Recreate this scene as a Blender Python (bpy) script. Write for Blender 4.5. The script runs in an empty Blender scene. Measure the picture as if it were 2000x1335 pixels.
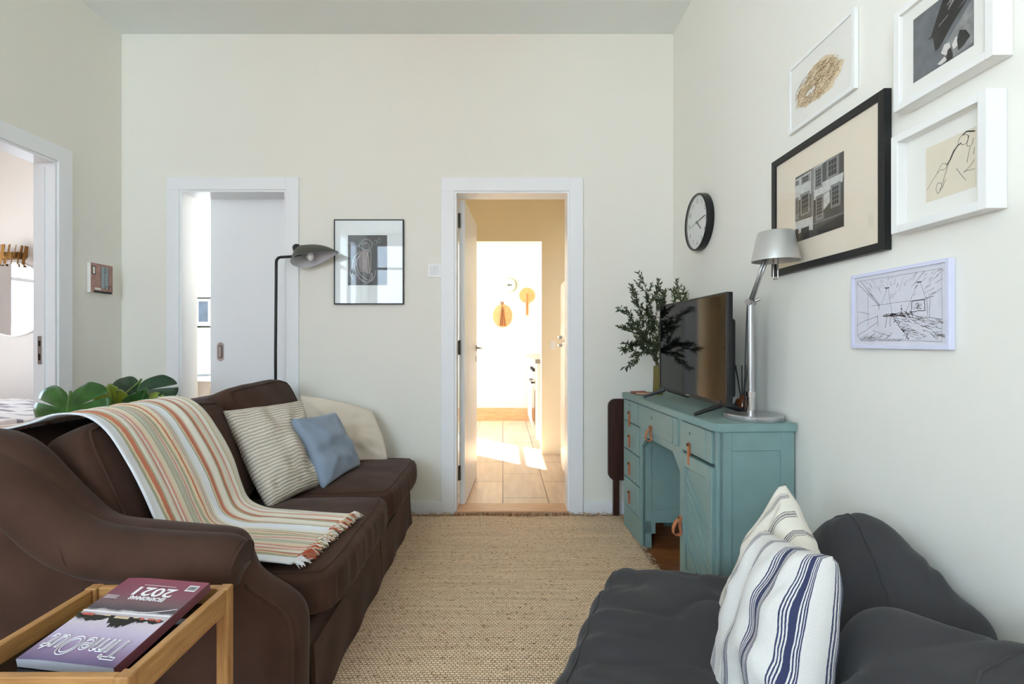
import bpy, bmesh, math, random
from mathutils import Vector, Matrix, noise

random.seed(7)
scene = bpy.context.scene
COL = scene.collection
PI = math.pi

# ------------------------------------------------------------------ camera
cam_d = bpy.data.cameras.new('camera')
cam = bpy.data.objects.new('camera', cam_d)
COL.objects.link(cam)
cam_d.sensor_width = 36.0
cam_d.lens = 36.0 * 950.0 / 2000.0
cam_d.shift_x = 0.009
cam_d.clip_start = 0.02
cam.location = (0, 0, 1.083)
cam.rotation_euler = (PI / 2, 0, 0)
scene.camera = cam

# ------------------------------------------------------------------ world, sun, windows light, exposure
scene.view_settings.view_transform = 'Standard'
scene.view_settings.look = 'None'
scene.view_settings.gamma = 1.0
scene.view_settings.use_curve_mapping = False
scene.view_settings.exposure = 1.58
scene.cycles.diffuse_bounces = 8
scene.cycles.max_bounces = 16
scene.cycles.transparent_max_bounces = 12

world = bpy.data.worlds.new('sky')
scene.world = world
world.use_nodes = True
wn = world.node_tree.nodes
wl = world.node_tree.links
bg = wn['Background']
tc = wn.new('ShaderNodeTexCoord')
sp = wn.new('ShaderNodeSeparateXYZ')
rp = wn.new('ShaderNodeValToRGB')
wl.new(tc.outputs['Generated'], sp.inputs[0])
wl.new(sp.outputs['Z'], rp.inputs[0])
rp.color_ramp.elements[0].position = 0.0
rp.color_ramp.elements[0].color = (1.06, 1.24, 1.36, 1)
rp.color_ramp.elements[1].position = 0.04
rp.color_ramp.elements[1].color = (0.77, 0.94, 1.10, 1)
e = rp.color_ramp.elements.new(0.7)
e.color = (0.52, 0.74, 1.0, 1)
wl.new(rp.outputs[0], bg.inputs[0])
bg.inputs[1].default_value = 4.2

sun_d = bpy.data.lights.new('sun', 'SUN')
sun_d.energy = 23.0
sun_d.color = (1.0, 0.87, 0.70)
sun_d.angle = 0.012
sun = bpy.data.objects.new('sun', sun_d)
COL.objects.link(sun)
sun.rotation_euler = Vector((1.1, -0.98, -1.5)).to_track_quat('-Z', 'Y').to_euler()
sun.location = (-3, 8, 5)

def portal(name, loc, direction, w, h):
    d = bpy.data.lights.new(name, 'AREA')
    d.shape = 'RECTANGLE'
    d.size = w
    d.size_y = h
    d.cycles.is_portal = True
    o = bpy.data.objects.new(name, d)
    COL.objects.link(o)
    o.location = loc
    o.rotation_euler = Vector(direction).to_track_quat('-Z', 'Z').to_euler()
    return o

YB = -2.6          # wall behind the camera
WINS_BEHIND = [(-2.3, -0.8, 1.05, 2.85)]
for (a, b, c, d) in WINS_BEHIND:
    portal('daylight', ((a + b) / 2, YB - 0.12, (c + d) / 2), (0, 1, 0), b - a, d - c)
portal('daylight', (-2.51, -1.65, 1.7), (1, 0, 0), 1.1, 2.1)
portal('daylight', (-1.42, 5.7, 1.65), (1, 0, 0), 1.5, 1.5)
portal('daylight', (-5.42, 3.11, 1.45), (1, 0, 0), 1.02, 1.5)
portal('daylight', (-2.0, 4.62, 2.0), (0, -1, 0), 1.58, 1.0)

# ------------------------------------------------------------------ helpers
def s2l(c):
    c = c / 255.0
    return c / 12.92 if c <= 0.04045 else ((c + 0.055) / 1.055) ** 2.4

def rgb(r, g, b):
    return (s2l(r), s2l(g), s2l(b), 1.0)

MATS = {}
def mat(name, col, rough=0.6, metal=0.0, spec=0.5, var=0.0, vscale=8.0, bump=0.0, bscale=60.0,
        sheen=0.0, coat=0.0, trans=0.0, ior=1.45, bdist=0.002):
    m = bpy.data.materials.new(name)
    m.use_nodes = True
    nt = m.node_tree
    b = nt.nodes['Principled BSDF']
    b.inputs['Base Color'].default_value = col
    b.inputs['Roughness'].default_value = rough
    b.inputs['Metallic'].default_value = metal
    b.inputs['Specular IOR Level'].default_value = spec
    b.inputs['Sheen Weight'].default_value = sheen
    b.inputs['Coat Weight'].default_value = coat
    b.inputs['Transmission Weight'].default_value = trans
    b.inputs['IOR'].default_value = ior
    if var > 0 or bump > 0:
        t = nt.nodes.new('ShaderNodeTexCoord')
    if var > 0:
        n = nt.nodes.new('ShaderNodeTexNoise')
        n.inputs['Scale'].default_value = vscale
        n.inputs['Detail'].default_value = 5
        nt.links.new(t.outputs['Object'], n.inputs['Vector'])
        r = nt.nodes.new('ShaderNodeValToRGB')
        r.color_ramp.elements[0].position = 0.3
        r.color_ramp.elements[1].position = 0.7
        r.color_ramp.elements[0].color = tuple(c * (1 - var) for c in col[:3]) + (1,)
        r.color_ramp.elements[1].color = tuple(min(1, c * (1 + var)) for c in col[:3]) + (1,)
        nt.links.new(n.outputs['Fac'], r.inputs[0])
        nt.links.new(r.outputs[0], b.inputs['Base Color'])
    if bump > 0:
        n2 = nt.nodes.new('ShaderNodeTexNoise')
        n2.inputs['Scale'].default_value = bscale
        n2.inputs['Detail'].default_value = 4
        nt.links.new(t.outputs['Object'], n2.inputs['Vector'])
        bp = nt.nodes.new('ShaderNodeBump')
        bp.inputs['Strength'].default_value = bump
        bp.inputs['Distance'].default_value = bdist
        nt.links.new(n2.outputs['Fac'], bp.inputs['Height'])
        nt.links.new(bp.outputs[0], b.inputs['Normal'])
    MATS[name] = m
    return m

def wood(name, c1, c2, axis='X', scale=6.0, stretch=12.0, rough=0.45, plank=None, coat=0.0, wdir=None):
    """streaky wood grain running along axis; plank = (length, width) for floor boards"""
    m = bpy.data.materials.new(name)
    m.use_nodes = True
    nt = m.node_tree
    N = nt.nodes
    L = nt.links
    b = N['Principled BSDF']
    b.inputs['Roughness'].default_value = rough
    b.inputs['Coat Weight'].default_value = coat
    t = N.new('ShaderNodeTexCoord')
    mp = N.new('ShaderNodeMapping')
    sc = [stretch, stretch, stretch]
    sc['XYZ'.index(axis)] = 1.0
    mp.inputs['Scale'].default_value = sc
    L.new(t.outputs['Object'], mp.inputs['Vector'])
    n = N.new('ShaderNodeTexNoise')
    n.inputs['Scale'].default_value = scale
    n.inputs['Detail'].default_value = 6
    n.inputs['Roughness'].default_value = 0.6
    L.new(mp.outputs[0], n.inputs['Vector'])
    r = N.new('ShaderNodeValToRGB')
    r.color_ramp.elements[0].position = 0.32
    r.color_ramp.elements[1].position = 0.68
    r.color_ramp.elements[0].color = c1
    r.color_ramp.elements[1].color = c2
    L.new(n.outputs['Fac'], r.inputs[0])
    out = r.outputs[0]
    if plank:
        br = N.new('ShaderNodeTexBrick')
        br.inputs['Scale'].default_value = 1.0
        br.inputs['Brick Width'].default_value = plank[0]
        br.inputs['Row Height'].default_value = plank[1]
        br.inputs['Mortar Size'].default_value = plank[2] if len(plank) > 2 else 0.0015
        br.inputs['Color1'].default_value = (0.82, 0.82, 0.82, 1)
        br.inputs['Color2'].default_value = (1.1, 1.05, 1.0, 1)
        br.inputs['Mortar'].default_value = (0.25, 0.2, 0.17, 1)
        br.offset = 0.37
        mp2 = N.new('ShaderNodeMapping')
        if wdir == 'Y':
            mp2.inputs['Rotation'].default_value = (0, 0, PI / 2)
        L.new(t.outputs['Object'], mp2.inputs['Vector'])
        L.new(mp2.outputs[0], br.inputs['Vector'])
        mx = N.new('ShaderNodeMixRGB')
        mx.blend_type = 'MULTIPLY'
        mx.inputs[0].default_value = 1.0
        L.new(out, mx.inputs[1])
        L.new(br.outputs['Color'], mx.inputs[2])
        out = mx.outputs[0]
    L.new(out, b.inputs['Base Color'])
    MATS[name] = m
    return m

def pane_mat(name, tint=(1, 1, 1, 1), ior=1.45, rough=0.0):
    m = bpy.data.materials.new(name)
    m.use_nodes = True
    nt = m.node_tree
    N = nt.nodes
    N.remove(N['Principled BSDF'])
    out = N['Material Output']
    lw_ = N.new('ShaderNodeLayerWeight')
    pw = N.new('ShaderNodeMath'); pw.operation = 'POWER'; pw.inputs[1].default_value = 5.0
    nt.links.new(lw_.outputs['Facing'], pw.inputs[0])
    f = N.new('ShaderNodeMath'); f.operation = 'MULTIPLY_ADD'; f.inputs[1].default_value = 0.9; f.inputs[2].default_value = 0.03
    nt.links.new(pw.outputs[0], f.inputs[0])
    tr = N.new('ShaderNodeBsdfTransparent')
    tr.inputs[0].default_value = tint
    g = N.new('ShaderNodeBsdfGlossy')
    g.inputs['Roughness'].default_value = rough
    mx = N.new('ShaderNodeMixShader')
    nt.links.new(f.outputs[0], mx.inputs[0])
    nt.links.new(tr.outputs[0], mx.inputs[1])
    nt.links.new(g.outputs[0], mx.inputs[2])
    nt.links.new(mx.outputs[0], out.inputs[0])
    MATS[name] = m
    return m

def chain(o):
    m = Matrix.Identity(4)
    while o is not None:
        m = Matrix.LocRotScale(o.location, o.rotation_euler, o.scale) @ m
        o = o.parent
    return m

def tag(o, label=None, cat=None, group=None, kind=None):
    if label: o['label'] = label
    if cat: o['category'] = cat
    if group: o['group'] = group
    if kind: o['kind'] = kind
    return o

def thing(name, label, cat, loc=(0, 0, 0), rz=0.0, group=None, rot=None):
    o = bpy.data.objects.new(name, None)
    COL.objects.link(o)
    o.empty_display_size = 0.05
    o.location = loc
    o.rotation_euler = rot if rot is not None else (0, 0, rz)
    return tag(o, label, cat, group)

def obj(name, bm, m, parent=None, smooth=False, world=True, angle=None):
    """links a bmesh as ONE mesh object. world=True: bmesh is in world space."""
    if parent is not None:
        if world:
            bm.transform(chain(parent).inverted())
        loc = None
    else:
        xs = [v.co.copy() for v in bm.verts]
        lo = Vector((min(v.x for v in xs), min(v.y for v in xs), min(v.z for v in xs)))
        hi = Vector((max(v.x for v in xs), max(v.y for v in xs), max(v.z for v in xs)))
        loc = Vector(((lo.x + hi.x) / 2, (lo.y + hi.y) / 2, lo.z))
    me = bpy.data.meshes.new(name)
    if parent is None and world:
        bm.transform(Matrix.Translation(-loc))
    bm.to_mesh(me)
    bm.free()
    for mm in (m if isinstance(m, (list, tuple)) else [m]):
        me.materials.append(mm)
    if smooth:
        for p in me.polygons:
            p.use_smooth = True
        if angle:
            me.set_sharp_from_angle(angle=math.radians(angle))
    o = bpy.data.objects.new(name, me)
    COL.objects.link(o)
    if parent is not None:
        o.parent = parent
    elif world:
        o.location = loc
    return o

def struct(name, bm, m, **k):
    o = obj(name, bm, m, **k)
    o['kind'] = 'structure'
    return o

def B():
    return bmesh.new()

def box(bm, x0, x1, y0, y1, z0, z1, bev=0.0, seg=2, mi=0):
    r = bmesh.ops.create_cube(bm, size=1.0)
    vs = r['verts']
    for v in vs:
        v.co = Vector(((x0 + x1) / 2 + v.co.x * (x1 - x0), (y0 + y1) / 2 + v.co.y * (y1 - y0), (z0 + z1) / 2 + v.co.z * (z1 - z0)))
    fs = set(f for v in vs for f in v.link_faces)
    if bev > 0:
        es = list(set(e for v in vs for e in v.link_edges))
        rr = bmesh.ops.bevel(bm, geom=es, offset=bev, segments=seg, affect='EDGES', profile=0.5)
        fs = set(rr['faces']) | set(f for f in fs if f.is_valid)
    for f in fs:
        if f.is_valid: f.material_index = mi
    return bm

def rings(bm, R, closed=True, cap0=True, cap1=True, mi=0):
    """R = list of rings (lists of Vector), joined by quads"""
    vr = [[bm.verts.new(p) for p in r] for r in R]
    n = len(vr[0])
    for a, b in zip(vr[:-1], vr[1:]):
        for i in range(n if closed else n - 1):
            j = (i + 1) % n
            f = bm.faces.new((a[i], a[j], b[j], b[i]))
            f.material_index = mi
    if cap0 and closed:
        bm.faces.new(list(reversed(vr[0]))).material_index = mi
    if cap1 and closed:
        bm.faces.new(vr[-1]).material_index = mi
    return vr

def tube(bm, pts, r, n=10, caps=True, mi=0):
    pts = [Vector(p) for p in pts]
    rr = r if isinstance(r, (list, tuple)) else [r] * len(pts)
    R = []
    prev = None
    for i, p in enumerate(pts):
        if i == 0: d = pts[1] - p
        elif i == len(pts) - 1: d = p - pts[i - 1]
        else: d = (pts[i + 1] - p).normalized() + (p - pts[i - 1]).normalized()
        d.normalize()
        if prev is None:
            up = Vector((0, 0, 1)) if abs(d.z) < 0.9 else Vector((1, 0, 0))
            u = d.cross(up).normalized()
        else:
            u = (prev - d * prev.dot(d)).normalized()
        prev = u
        w = d.cross(u)
        R.append([p + (u * math.cos(2 * PI * k / n) + w * math.sin(2 * PI * k / n)) * rr[i] for k in range(n)])
    rings(bm, R, cap0=caps, cap1=caps, mi=mi)
    return bm

def smooth_path(pts, k=6):
    """Catmull-Rom"""
    P = [Vector(p) for p in pts]
    P = [P[0] * 2 - P[1]] + P + [P[-1] * 2 - P[-2]]
    out = []
    for i in range(1, len(P) - 2):
        a, b, c, d = P[i - 1], P[i], P[i + 1], P[i + 2]
        for s in range(k):
            t = s / k
            out.append(0.5 * ((2 * b) + (c - a) * t + (2 * a - 5 * b + 4 * c - d) * t * t + (3 * b - a - 3 * c + d) * t ** 3))
    out.append(P[-2])
    return out

def lathe(bm, prof, c=(0, 0, 0), n=32, mi=0, M=None):
    R = []
    for (r, z) in prof:
        R.append([Vector((r * math.cos(2 * PI * k / n), r * math.sin(2 * PI * k / n), z)) for k in range(n)])
    M2 = (M if M is not None else Matrix.Identity(4))
    R = [[M2 @ p + Vector(c) for p in r] for r in R]
    rings(bm, R, mi=mi)
    return bm

def prism(bm, pts2, M, w0, w1, mi=0, top=True):
    """polygon pts2 (u,v) extruded from w0 to w1, mapped by M"""
    a = [bm.verts.new(M @ Vector((u, v, w0))) for u, v in pts2]
    b = [bm.verts.new(M @ Vector((u, v, w1))) for u, v in pts2]
    n = len(pts2)
    bm.faces.new(list(reversed(a))).material_index = mi
    bm.faces.new(b).material_index = mi
    for i in range(n):
        j = (i + 1) % n
        bm.faces.new((a[i], a[j], b[j], b[i])).material_index = mi

def fixn(bm):
    bmesh.ops.recalc_face_normals(bm, faces=bm.faces)
    return bm

def ribbon(bm, pts, wd, M, w=0.0, mi=0):
    """thin flat ink stroke on a plane; pts in (u,v)"""
    for (a, b) in zip(pts[:-1], pts[1:]):
        a = Vector((a[0], a[1])); b = Vector((b[0], b[1]))
        d = b - a
        if d.length < 1e-6: continue
        d.normalize()
        n = Vector((-d.y, d.x)) * wd / 2
        e = d * wd * 0.3
        q = [a - n - e, b - n + e, b + n + e, a + n - e]
        f = bm.faces.new([bm.verts.new(M @ Vector((p.x, p.y, w))) for p in q])
        f.material_index = mi

def patch(bm, pts, M, w, mi=0):
    f = bm.faces.new([bm.verts.new(M @ Vector((p[0], p[1], w))) for p in pts])
    f.material_index = mi

def rect(bm, u0, u1, v0, v1, M, w, mi=0):
    patch(bm, [(u0, v0), (u1, v0), (u1, v1), (u0, v1)], M, w, mi)

def plane_M(o, u, v):
    """matrix taking (u,v,w) to world: origin o, axes u, v, w = u x v"""
    u = Vector(u).normalized(); v = Vector(v).normalized(); w = u.cross(v)
    return Matrix(((u.x, v.x, w.x, o[0]), (u.y, v.y, w.y, o[1]), (u.z, v.z, w.z, o[2]), (0, 0, 0, 1)))

def text_bm(s, size, M, w=0.0, thick=0.0, shear=0.0, outline=0.0, fit=None, bold=0.0):
    c = bpy.data.curves.new('t', 'FONT')
    c.body = s
    c.size = size
    c.align_x = 'CENTER'
    c.align_y = 'CENTER'
    c.extrude = thick
    c.shear = shear
    c.offset = bold
    if outline > 0:
        c.fill_mode = 'NONE'
        c.bevel_depth = outline
    c.resolution_u = 4
    o = bpy.data.objects.new('t', c)
    COL.objects.link(o)
    dg = bpy.context.evaluated_depsgraph_get()
    me = bpy.data.meshes.new_from_object(o.evaluated_get(dg))
    bm = bmesh.new()
    bm.from_mesh(me)
    COL.objects.unlink(o)
    bpy.data.objects.remove(o)
    bpy.data.meshes.remove(me)
    if fit:
        xs = [v.co.x for v in bm.verts]; ys = [v.co.y for v in bm.verts]
        cx, cy = (min(xs) + max(xs)) / 2, (min(ys) + max(ys)) / 2
        sx = fit[0] / (max(xs) - min(xs)); sy = fit[1] / (max(ys) - min(ys))
        for v in bm.verts:
            v.co.x = (v.co.x - cx) * sx
            v.co.y = (v.co.y - cy) * sy
    for v in bm.verts:
        v.co = M @ Vector((v.co.x, v.co.y, v.co.z + w))
    return bm

def merge(dst, src, mi=None):
    me = bpy.data.meshes.new('tmp')
    src.to_mesh(me)
    src.free()
    k = len(dst.faces)
    dst.from_mesh(me)
    bpy.data.meshes.remove(me)
    if mi is not None:
        dst.faces.ensure_lookup_table()
        for f in dst.faces[k:]:
            f.material_index = mi

def copy_tree(o, parent=None):
    c = o.copy()
    COL.objects.link(c)
    c.parent = parent
    for ch in list(o.children):
        copy_tree(ch, c)
    return c

def evaluated(bm, mods):
    """apply modifiers without operators; mods = function(obj)"""
    me = bpy.data.meshes.new('tmp')
    bm.to_mesh(me)
    bm.free()
    o = bpy.data.objects.new('tmp', me)
    COL.objects.link(o)
    mods(o)
    dg = bpy.context.evaluated_depsgraph_get()
    me2 = bpy.data.meshes.new_from_object(o.evaluated_get(dg))
    out = bmesh.new()
    out.from_mesh(me2)
    bpy.data.objects.remove(o)
    bpy.data.meshes.remove(me)
    bpy.data.meshes.remove(me2)
    return out

def N3(p, s, seed=0.0):
    return noise.noise(Vector((p[0] * s + seed, p[1] * s + seed * 1.7, p[2] * s - seed)))

# ------------------------------------------------------------------ materials
M_wall = mat('wall_paint', rgb(235, 233, 225), 0.85, spec=0.2, bump=0.12, bscale=220, bdist=0.0006)
M_ceil = mat('ceiling_paint', rgb(236, 240, 238), 0.9, spec=0.2)
M_trim = mat('white_lacquer', rgb(238, 240, 243), 0.4, spec=0.4)
M_white = mat('white_satin', rgb(240, 240, 240), 0.35)
M_floor = wood('oiled_oak_floor', rgb(112, 64, 32), rgb(168, 108, 62), 'X', 5, 14, 0.35, plank=(1.3, 0.12, 0.0012))
M_tile = wood('wood_look_tile', rgb(206, 182, 160), rgb(228, 206, 184), 'Y', 3, 6, 0.35, plank=(0.62, 0.31, 0.004), wdir='Y')
M_sill = wood('threshold_wood', rgb(190, 142, 104), rgb(212, 168, 130), 'X', 6, 12, 0.4)
M_steel = mat('brushed_steel', rgb(170, 168, 165), 0.3, metal=1.0)
M_chrome = mat('chrome', rgb(205, 205, 208), 0.14, metal=1.0)
M_black = mat('black_metal', rgb(22, 22, 24), 0.38)
M_pane = pane_mat('clear_glass')
M_screen = mat('screen_glass', rgb(5, 5, 6), 0.08, spec=0.25)

# ------------------------------------------------------------------ room shell
H = 3.025
XL, XR, YK = -2.405, 1.076, 3.07
YK2 = 3.20

def wall_holes(bm, axis, c0, c1, a0, a1, z0, z1, holes):
    """wall slab between c0..c1 on its normal axis, spanning a0..a1, with rectangular holes (a,b,zl,zh)"""
    def put(a, b, zl, zh):
        if b - a < 1e-5 or zh - zl < 1e-5: return
        if axis == 'Y': box(bm, a, b, c0, c1, zl, zh)
        else: box(bm, c0, c1, a, b, zl, zh)
    cur = a0
    for (a, b, zl, zh) in sorted(holes):
        put(cur, a, z0, z1)
        put(a, b, z0, zl)
        put(a, b, zh, z1)
        cur = b
    put(cur, a1, z0, z1)
    return bm

bm = B(); box(bm, XL - 0.1, 1.3, YB - 0.2, 3.1, -0.1, 0.0)
struct('floor', bm, M_floor)
bm = B(); box(bm, -5.4, 1.4, YB - 0.25, YK, H, H + 0.15)
struct('ceiling', bm, M_ceil)

D1 = (-2.036, -1.364, 0.0, 2.04)
D2 = (-0.304, 0.420, 0.0, 2.032)
bm = B(); wall_holes(bm, 'Y', YK, YK2, -2.9, 1.3, 0, 3.2, [D1, D2])
struct('wall_back', bm, M_wall)
bm = B(); wall_holes(bm, 'X', XR, XR + 0.2, YB - 0.2, YK, 0, 3.2, [])
struct('wall_right', bm, M_wall)
DL = (1.15, 2.62, 0.0, 2.056)
bm = B(); wall_holes(bm, 'X', XL - 0.1, XL, YB - 0.2, YK, 0, H, [DL, (-2.2, -1.1, 0.65, 2.75)])
struct('wall_left', bm, M_wall)
bm = B(); wall_holes(bm, 'Y', YB - 0.2, YB, XL, XR, 0, H, WINS_BEHIND)
struct('wall_behind', bm, M_wall)

# windows of the living room (behind and to the left of the viewer)
def window(name, axis, c, a, b, z0, z1, bars=1, trans=0.75):
    root = bpy.data.objects.new(name, None); COL.objects.link(root)
    root['kind'] = 'structure'
    root.location = ((a + b) / 2, c, z0) if axis == 'Y' else (c, (a + b) / 2, z0)
    bm = B()
    t = 0.045
    def bx(a0, a1, zl, zh, d=0.03):
        if axis == 'Y': box(bm, a0, a1, c - d, c + d, zl, zh)
        else: box(bm, c - d, c + d, a0, a1, zl, zh)
    bx(a, a + t, z0, z1); bx(b - t, b, z0, z1)
    bx(a + t, b - t, z0, z0 + t); bx(a + t, b - t, z1 - t, z1)
    for k in range(1, bars + 1):
        x = a + (b - a) * k / (bars + 1)
        bx(x - 0.025, x + 0.025, z0 + t, z1 - t, 0.025)
    zt = z0 + (z1 - z0) * trans
    bx(a + t, b - t, zt - 0.02, zt + 0.02, 0.024)
    obj('window_frame', bm, M_trim, root)
    bm = B()
    if axis == 'Y': box(bm, a + t, b - t, c - 0.003, c + 0.003, z0 + t, z1 - t)
    else: box(bm, c - 0.003, c + 0.003, a + t, b - t, z0 + t, z1 - t)
    obj('pane', bm, M_pane, root)
    return root

window('window_1', 'Y', YB - 0.06, *WINS_BEHIND[0])
window('window_2', 'X', XL - 0.05, -2.2, -1.1, 0.65, 2.75)

# neighbouring house seen through the window behind (it shows in the glass of the back wall picture)
nb = thing('neighbouring_house', 'house with orange tiled roof seen through the window behind', 'house', (-3.7, -13, -3))
bm = B(); box(bm, -5.0, -2.4, -15, -12, -3, 0.9)
obj('wall', bm, mat('render_wall', rgb(150, 145, 138), 0.9), nb)
bm = B()
Mr = plane_M((0, 0, 0), (0, 1, 0), (0, 0, 1))
prism(bm, [(-15.3, 0.85), (-11.7, 0.85), (-13.5, 2.3)], Mr, -5.2, -2.2)
obj('roof', fixn(bm), mat('roof_tiles', rgb(150, 84, 60), 0.9, var=0.4, vscale=6), nb)

# rooms behind the openings -------------------------------------------------
def shell(name, bm, m): struct(name, bm, m)

M_hall = mat('hall_paint', rgb(242, 232, 208), 0.85, spec=0.2)
M_kwall = mat('kitchen_paint', rgb(222, 216, 205), 0.8, spec=0.2)
bm = B(); box(bm, -0.7, 1.3, 3.1, 6.9, -0.1, 0.004)
box(bm, -1.3, -0.7, 4.83, 6.9, -0.1, 0.004)
struct('floor_kitchen', bm, M_tile)
bm = B(); box(bm, -0.7, -0.6, YK2, 4.68, 0, 3.0)
struct('wall_hall_left', bm, M_hall)
bm = B(); box(bm, 1.2, 1.3, YK2, 6.9, 0, 3.0)
struct('wall_hall_right', bm, M_hall)
bm = B(); wall_holes(bm, 'Y', 4.68, 4.83, -1.4, 1.2, 0, 3.0, [(-0.45, 0.374, 0, 2.05)])
struct('wall_hall_back', bm, M_hall)
bm = B(); box(bm, -1.4, 1.3, 6.68, 6.85, 0, 3.0)
struct('wall_kitchen_back', bm, M_kwall)
bm = B(); wall_holes(bm, 'X', -1.4, -1.2, 4.83, 6.68, 0, 3.0, [(4.95, 6.45, 0.9, 2.4)])
struct('wall_kitchen_left', bm, M_kwall)
bm = B(); box(bm, -1.4, 1.3, YK2, 6.85, 3.0, 3.15)
struct('ceiling_kitchen', bm, M_ceil)
window('window_4', 'X', -1.3, 4.95, 6.45, 0.9, 2.4, bars=0)
bm = B(); box(bm, -1.2, 0.34, 6.662, 6.68, 0.004, 0.18)
struct('baseboard_kitchen', bm, M_sill)

# study behind the sliding door
M_cool = mat('study_paint', rgb(236, 239, 242), 0.85, spec=0.2)
bm = B(); box(bm, -2.85, -0.7, 3.1, 4.6, -0.1, 0.0)
struct('floor_study', bm, M_floor)
bm = B(); wall_holes(bm, 'Y', 4.4, 4.6, -2.9, -0.7, 0, 3.0, [(-2.79, -1.21, 1.50, 2.5)])
struct('wall_study_back', bm, M_cool)
bm = B(); box(bm, -2.9, -2.8, YK2, 4.4, 0, 3.0)
struct('wall_study_left', bm, M_cool)
bm = B(); box(bm, -2.9, -0.7, YK2, 4.6, 3.0, 3.15)
struct('ceiling_study', bm, M_ceil)
window('window_5', 'Y', 4.5, -2.79, -1.21, 1.50, 2.5, bars=1)

# bedroom to the left
bm = B(); box(bm, -5.4, XL - 0.1, YB, 4.5, -0.1, 0.0)
struct('floor_bedroom', bm, M_floor)
M_bed = mat('bedroom_paint', rgb(218, 210, 203), 0.85, spec=0.2)
bm = B(); box(bm, -5.2, -2.9, 4.4, 4.55, 0, 3.0)
struct('wall_bedroom_back', bm, M_bed)
bm = B(); wall_holes(bm, 'X', -5.4, -5.2, 0.6, 4.55, 0, H, [(2.6, 3.62, 0.7, 2.2)])
struct('wall_bedroom_left', bm, M_bed)
bm = B(); box(bm, -5.4, XL - 0.1, 0.4, 0.6, 0, H)
struct('wall_bedroom_front', bm, M_bed)
bm = B(); box(bm, -5.4, -2.9, YK, 4.55, 3.0, 3.2)
struct('ceiling_bedroom', bm, M_ceil)
window('window_6', 'X', -5.3, 2.6, 3.62, 0.7, 2.2, bars=1, trans=0.71)

# baseboards
bm = B(); box(bm, D1[1] + 0.08, D2[0] - 0.08, YK - 0.014, YK, 0, 0.075)
box(bm, D2[1] + 0.09, XR, YK - 0.014, YK, 0, 0.075)
struct('baseboard_back', bm, M_trim)
bm = B(); box(bm, XR - 0.014, XR, YB, YK - 0.014, 0, 0.075)
struct('baseboard_right', bm, M_trim)
bm = B(); box(bm, XL, XL + 0.014, DL[1] + 0.09, YK - 0.014, 0, 0.075)
struct('baseboard_left', bm, M_trim)

# ------------------------------------------------------------------ doors
def casing(d, y_front, y_back, fw, root, lining=0.012):
    """frame round an opening in the back wall"""
    a, b, _, zt = d
    bm = B()
    p = 0.014
    box(bm, a - fw, a, y_front - p, y_front, 0, zt, 0.002, 1)
    box(bm, b, b + fw, y_front - p, y_front, 0, zt + fw, 0.002, 1)
    box(bm, a - fw, b, y_front - p, y_front, zt, zt + fw, 0.002, 1)
    obj('door_casing', bm, M_trim, root)
    bm = B()
    box(bm, a, a + lining, y_front - 0.006, y_back, 0, zt)
    box(bm, b - lining, b, y_front - 0.006, y_back, 0, zt)
    box(bm, a + lining, b - lining, y_front - 0.006, y_back, zt - lining, zt)
    obj('door_jamb', bm, M_trim, root)

def struct_root(name, loc):
    o = bpy.data.objects.new(name, None); COL.objects.link(o); o.location = loc; o['kind'] = 'structure'
    return o

r1 = struct_root('door_1', (-1.7, YK, 0))
casing(D1, YK, 3.222, 0.08, r1)
bm = B(); box(bm, -1.937, -1.30, 3.224, 3.259, 0.01, 2.06)
lf = obj('door_leaf', bm, M_trim, r1)
hx, hz = (431 - 982) * 3.224 / 950, 1.083 - (687 - 668) * 3.224 / 950
Mh = plane_M((hx, 3.224, hz), (1, 0, 0), (0, 0, 1))
Mh = Mh  # u x v = -Y : outward to the viewer
def stadium(w, h, n=10):
    r = w / 2
    pts = [(r * math.cos(t * PI / n), h / 2 - r + r * math.sin(t * PI / n)) for t in range(n + 1)]
    pts += [(-r * math.cos(t * PI / n), -h / 2 + r - r * math.sin(t * PI / n)) for t in range(n + 1)]
    return pts
bm = B(); prism(bm, stadium(0.045, 0.125), Mh, 0.0, 0.003)
h1 = obj('recessed_pull', fixn(bm), M_chrome, lf)
bm = B(); prism(bm, stadium(0.026, 0.088), Mh, 0.003, 0.0034)
obj('recess', fixn(bm), mat('pull_recess', rgb(90, 92, 96), 0.3, metal=0.8), lf)
bm = B(); prism(bm, stadium(0.016, 0.075), Mh, 0.0034, 0.008)
obj('grip', fixn(bm), M_chrome, lf)

r2 = struct_root('door_2', (0.05, YK, 0))
casing(D2, YK, YK2, 0.085, r2)
# the leaf, open into the hall
bm = B()
hp = Vector((-0.288, 3.2, 0))
ang = math.radians(86.5)
u = Vector((math.cos(ang), math.sin(ang), 0)); nrm = Vector((math.sin(ang), -math.cos(ang), 0))
ML = plane_M(hp, u, (0, 0, 1))      # w = u x z = nrm
bm = B()
def mbox(bm, M, u0, u1, v0, v1, w0, w1, bev=0.0, mi=0):
    t = B(); box(t, u0, u1, v0, v1, w0, w1, bev)
    t.transform(M)
    merge(bm, t, mi)
mbox(bm, ML, 0, 0.69, 0.012, 2.015, 0.0, 0.038)
lf2 = obj('door_leaf', bm, M_trim, r2)
bm = B()
hzz = 1.035
for sgn, w0 in ((1, 0.038), (-1, 0.0)):
    c = ML @ Vector((0.635, hzz, w0))
    o2 = nrm * sgn
    tube(bm, [c, c + o2 * 0.008], 0.024, 16)
    tube(bm, [c + o2 * 0.008, c + o2 * 0.045], 0.009, 10)
    tube(bm, [c + o2 * 0.045 + u * 0.006, c + o2 * 0.047 - u * 0.11], 0.0085, 10)
obj('door_handle', bm, M_steel, lf2)
bm = B()
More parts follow.
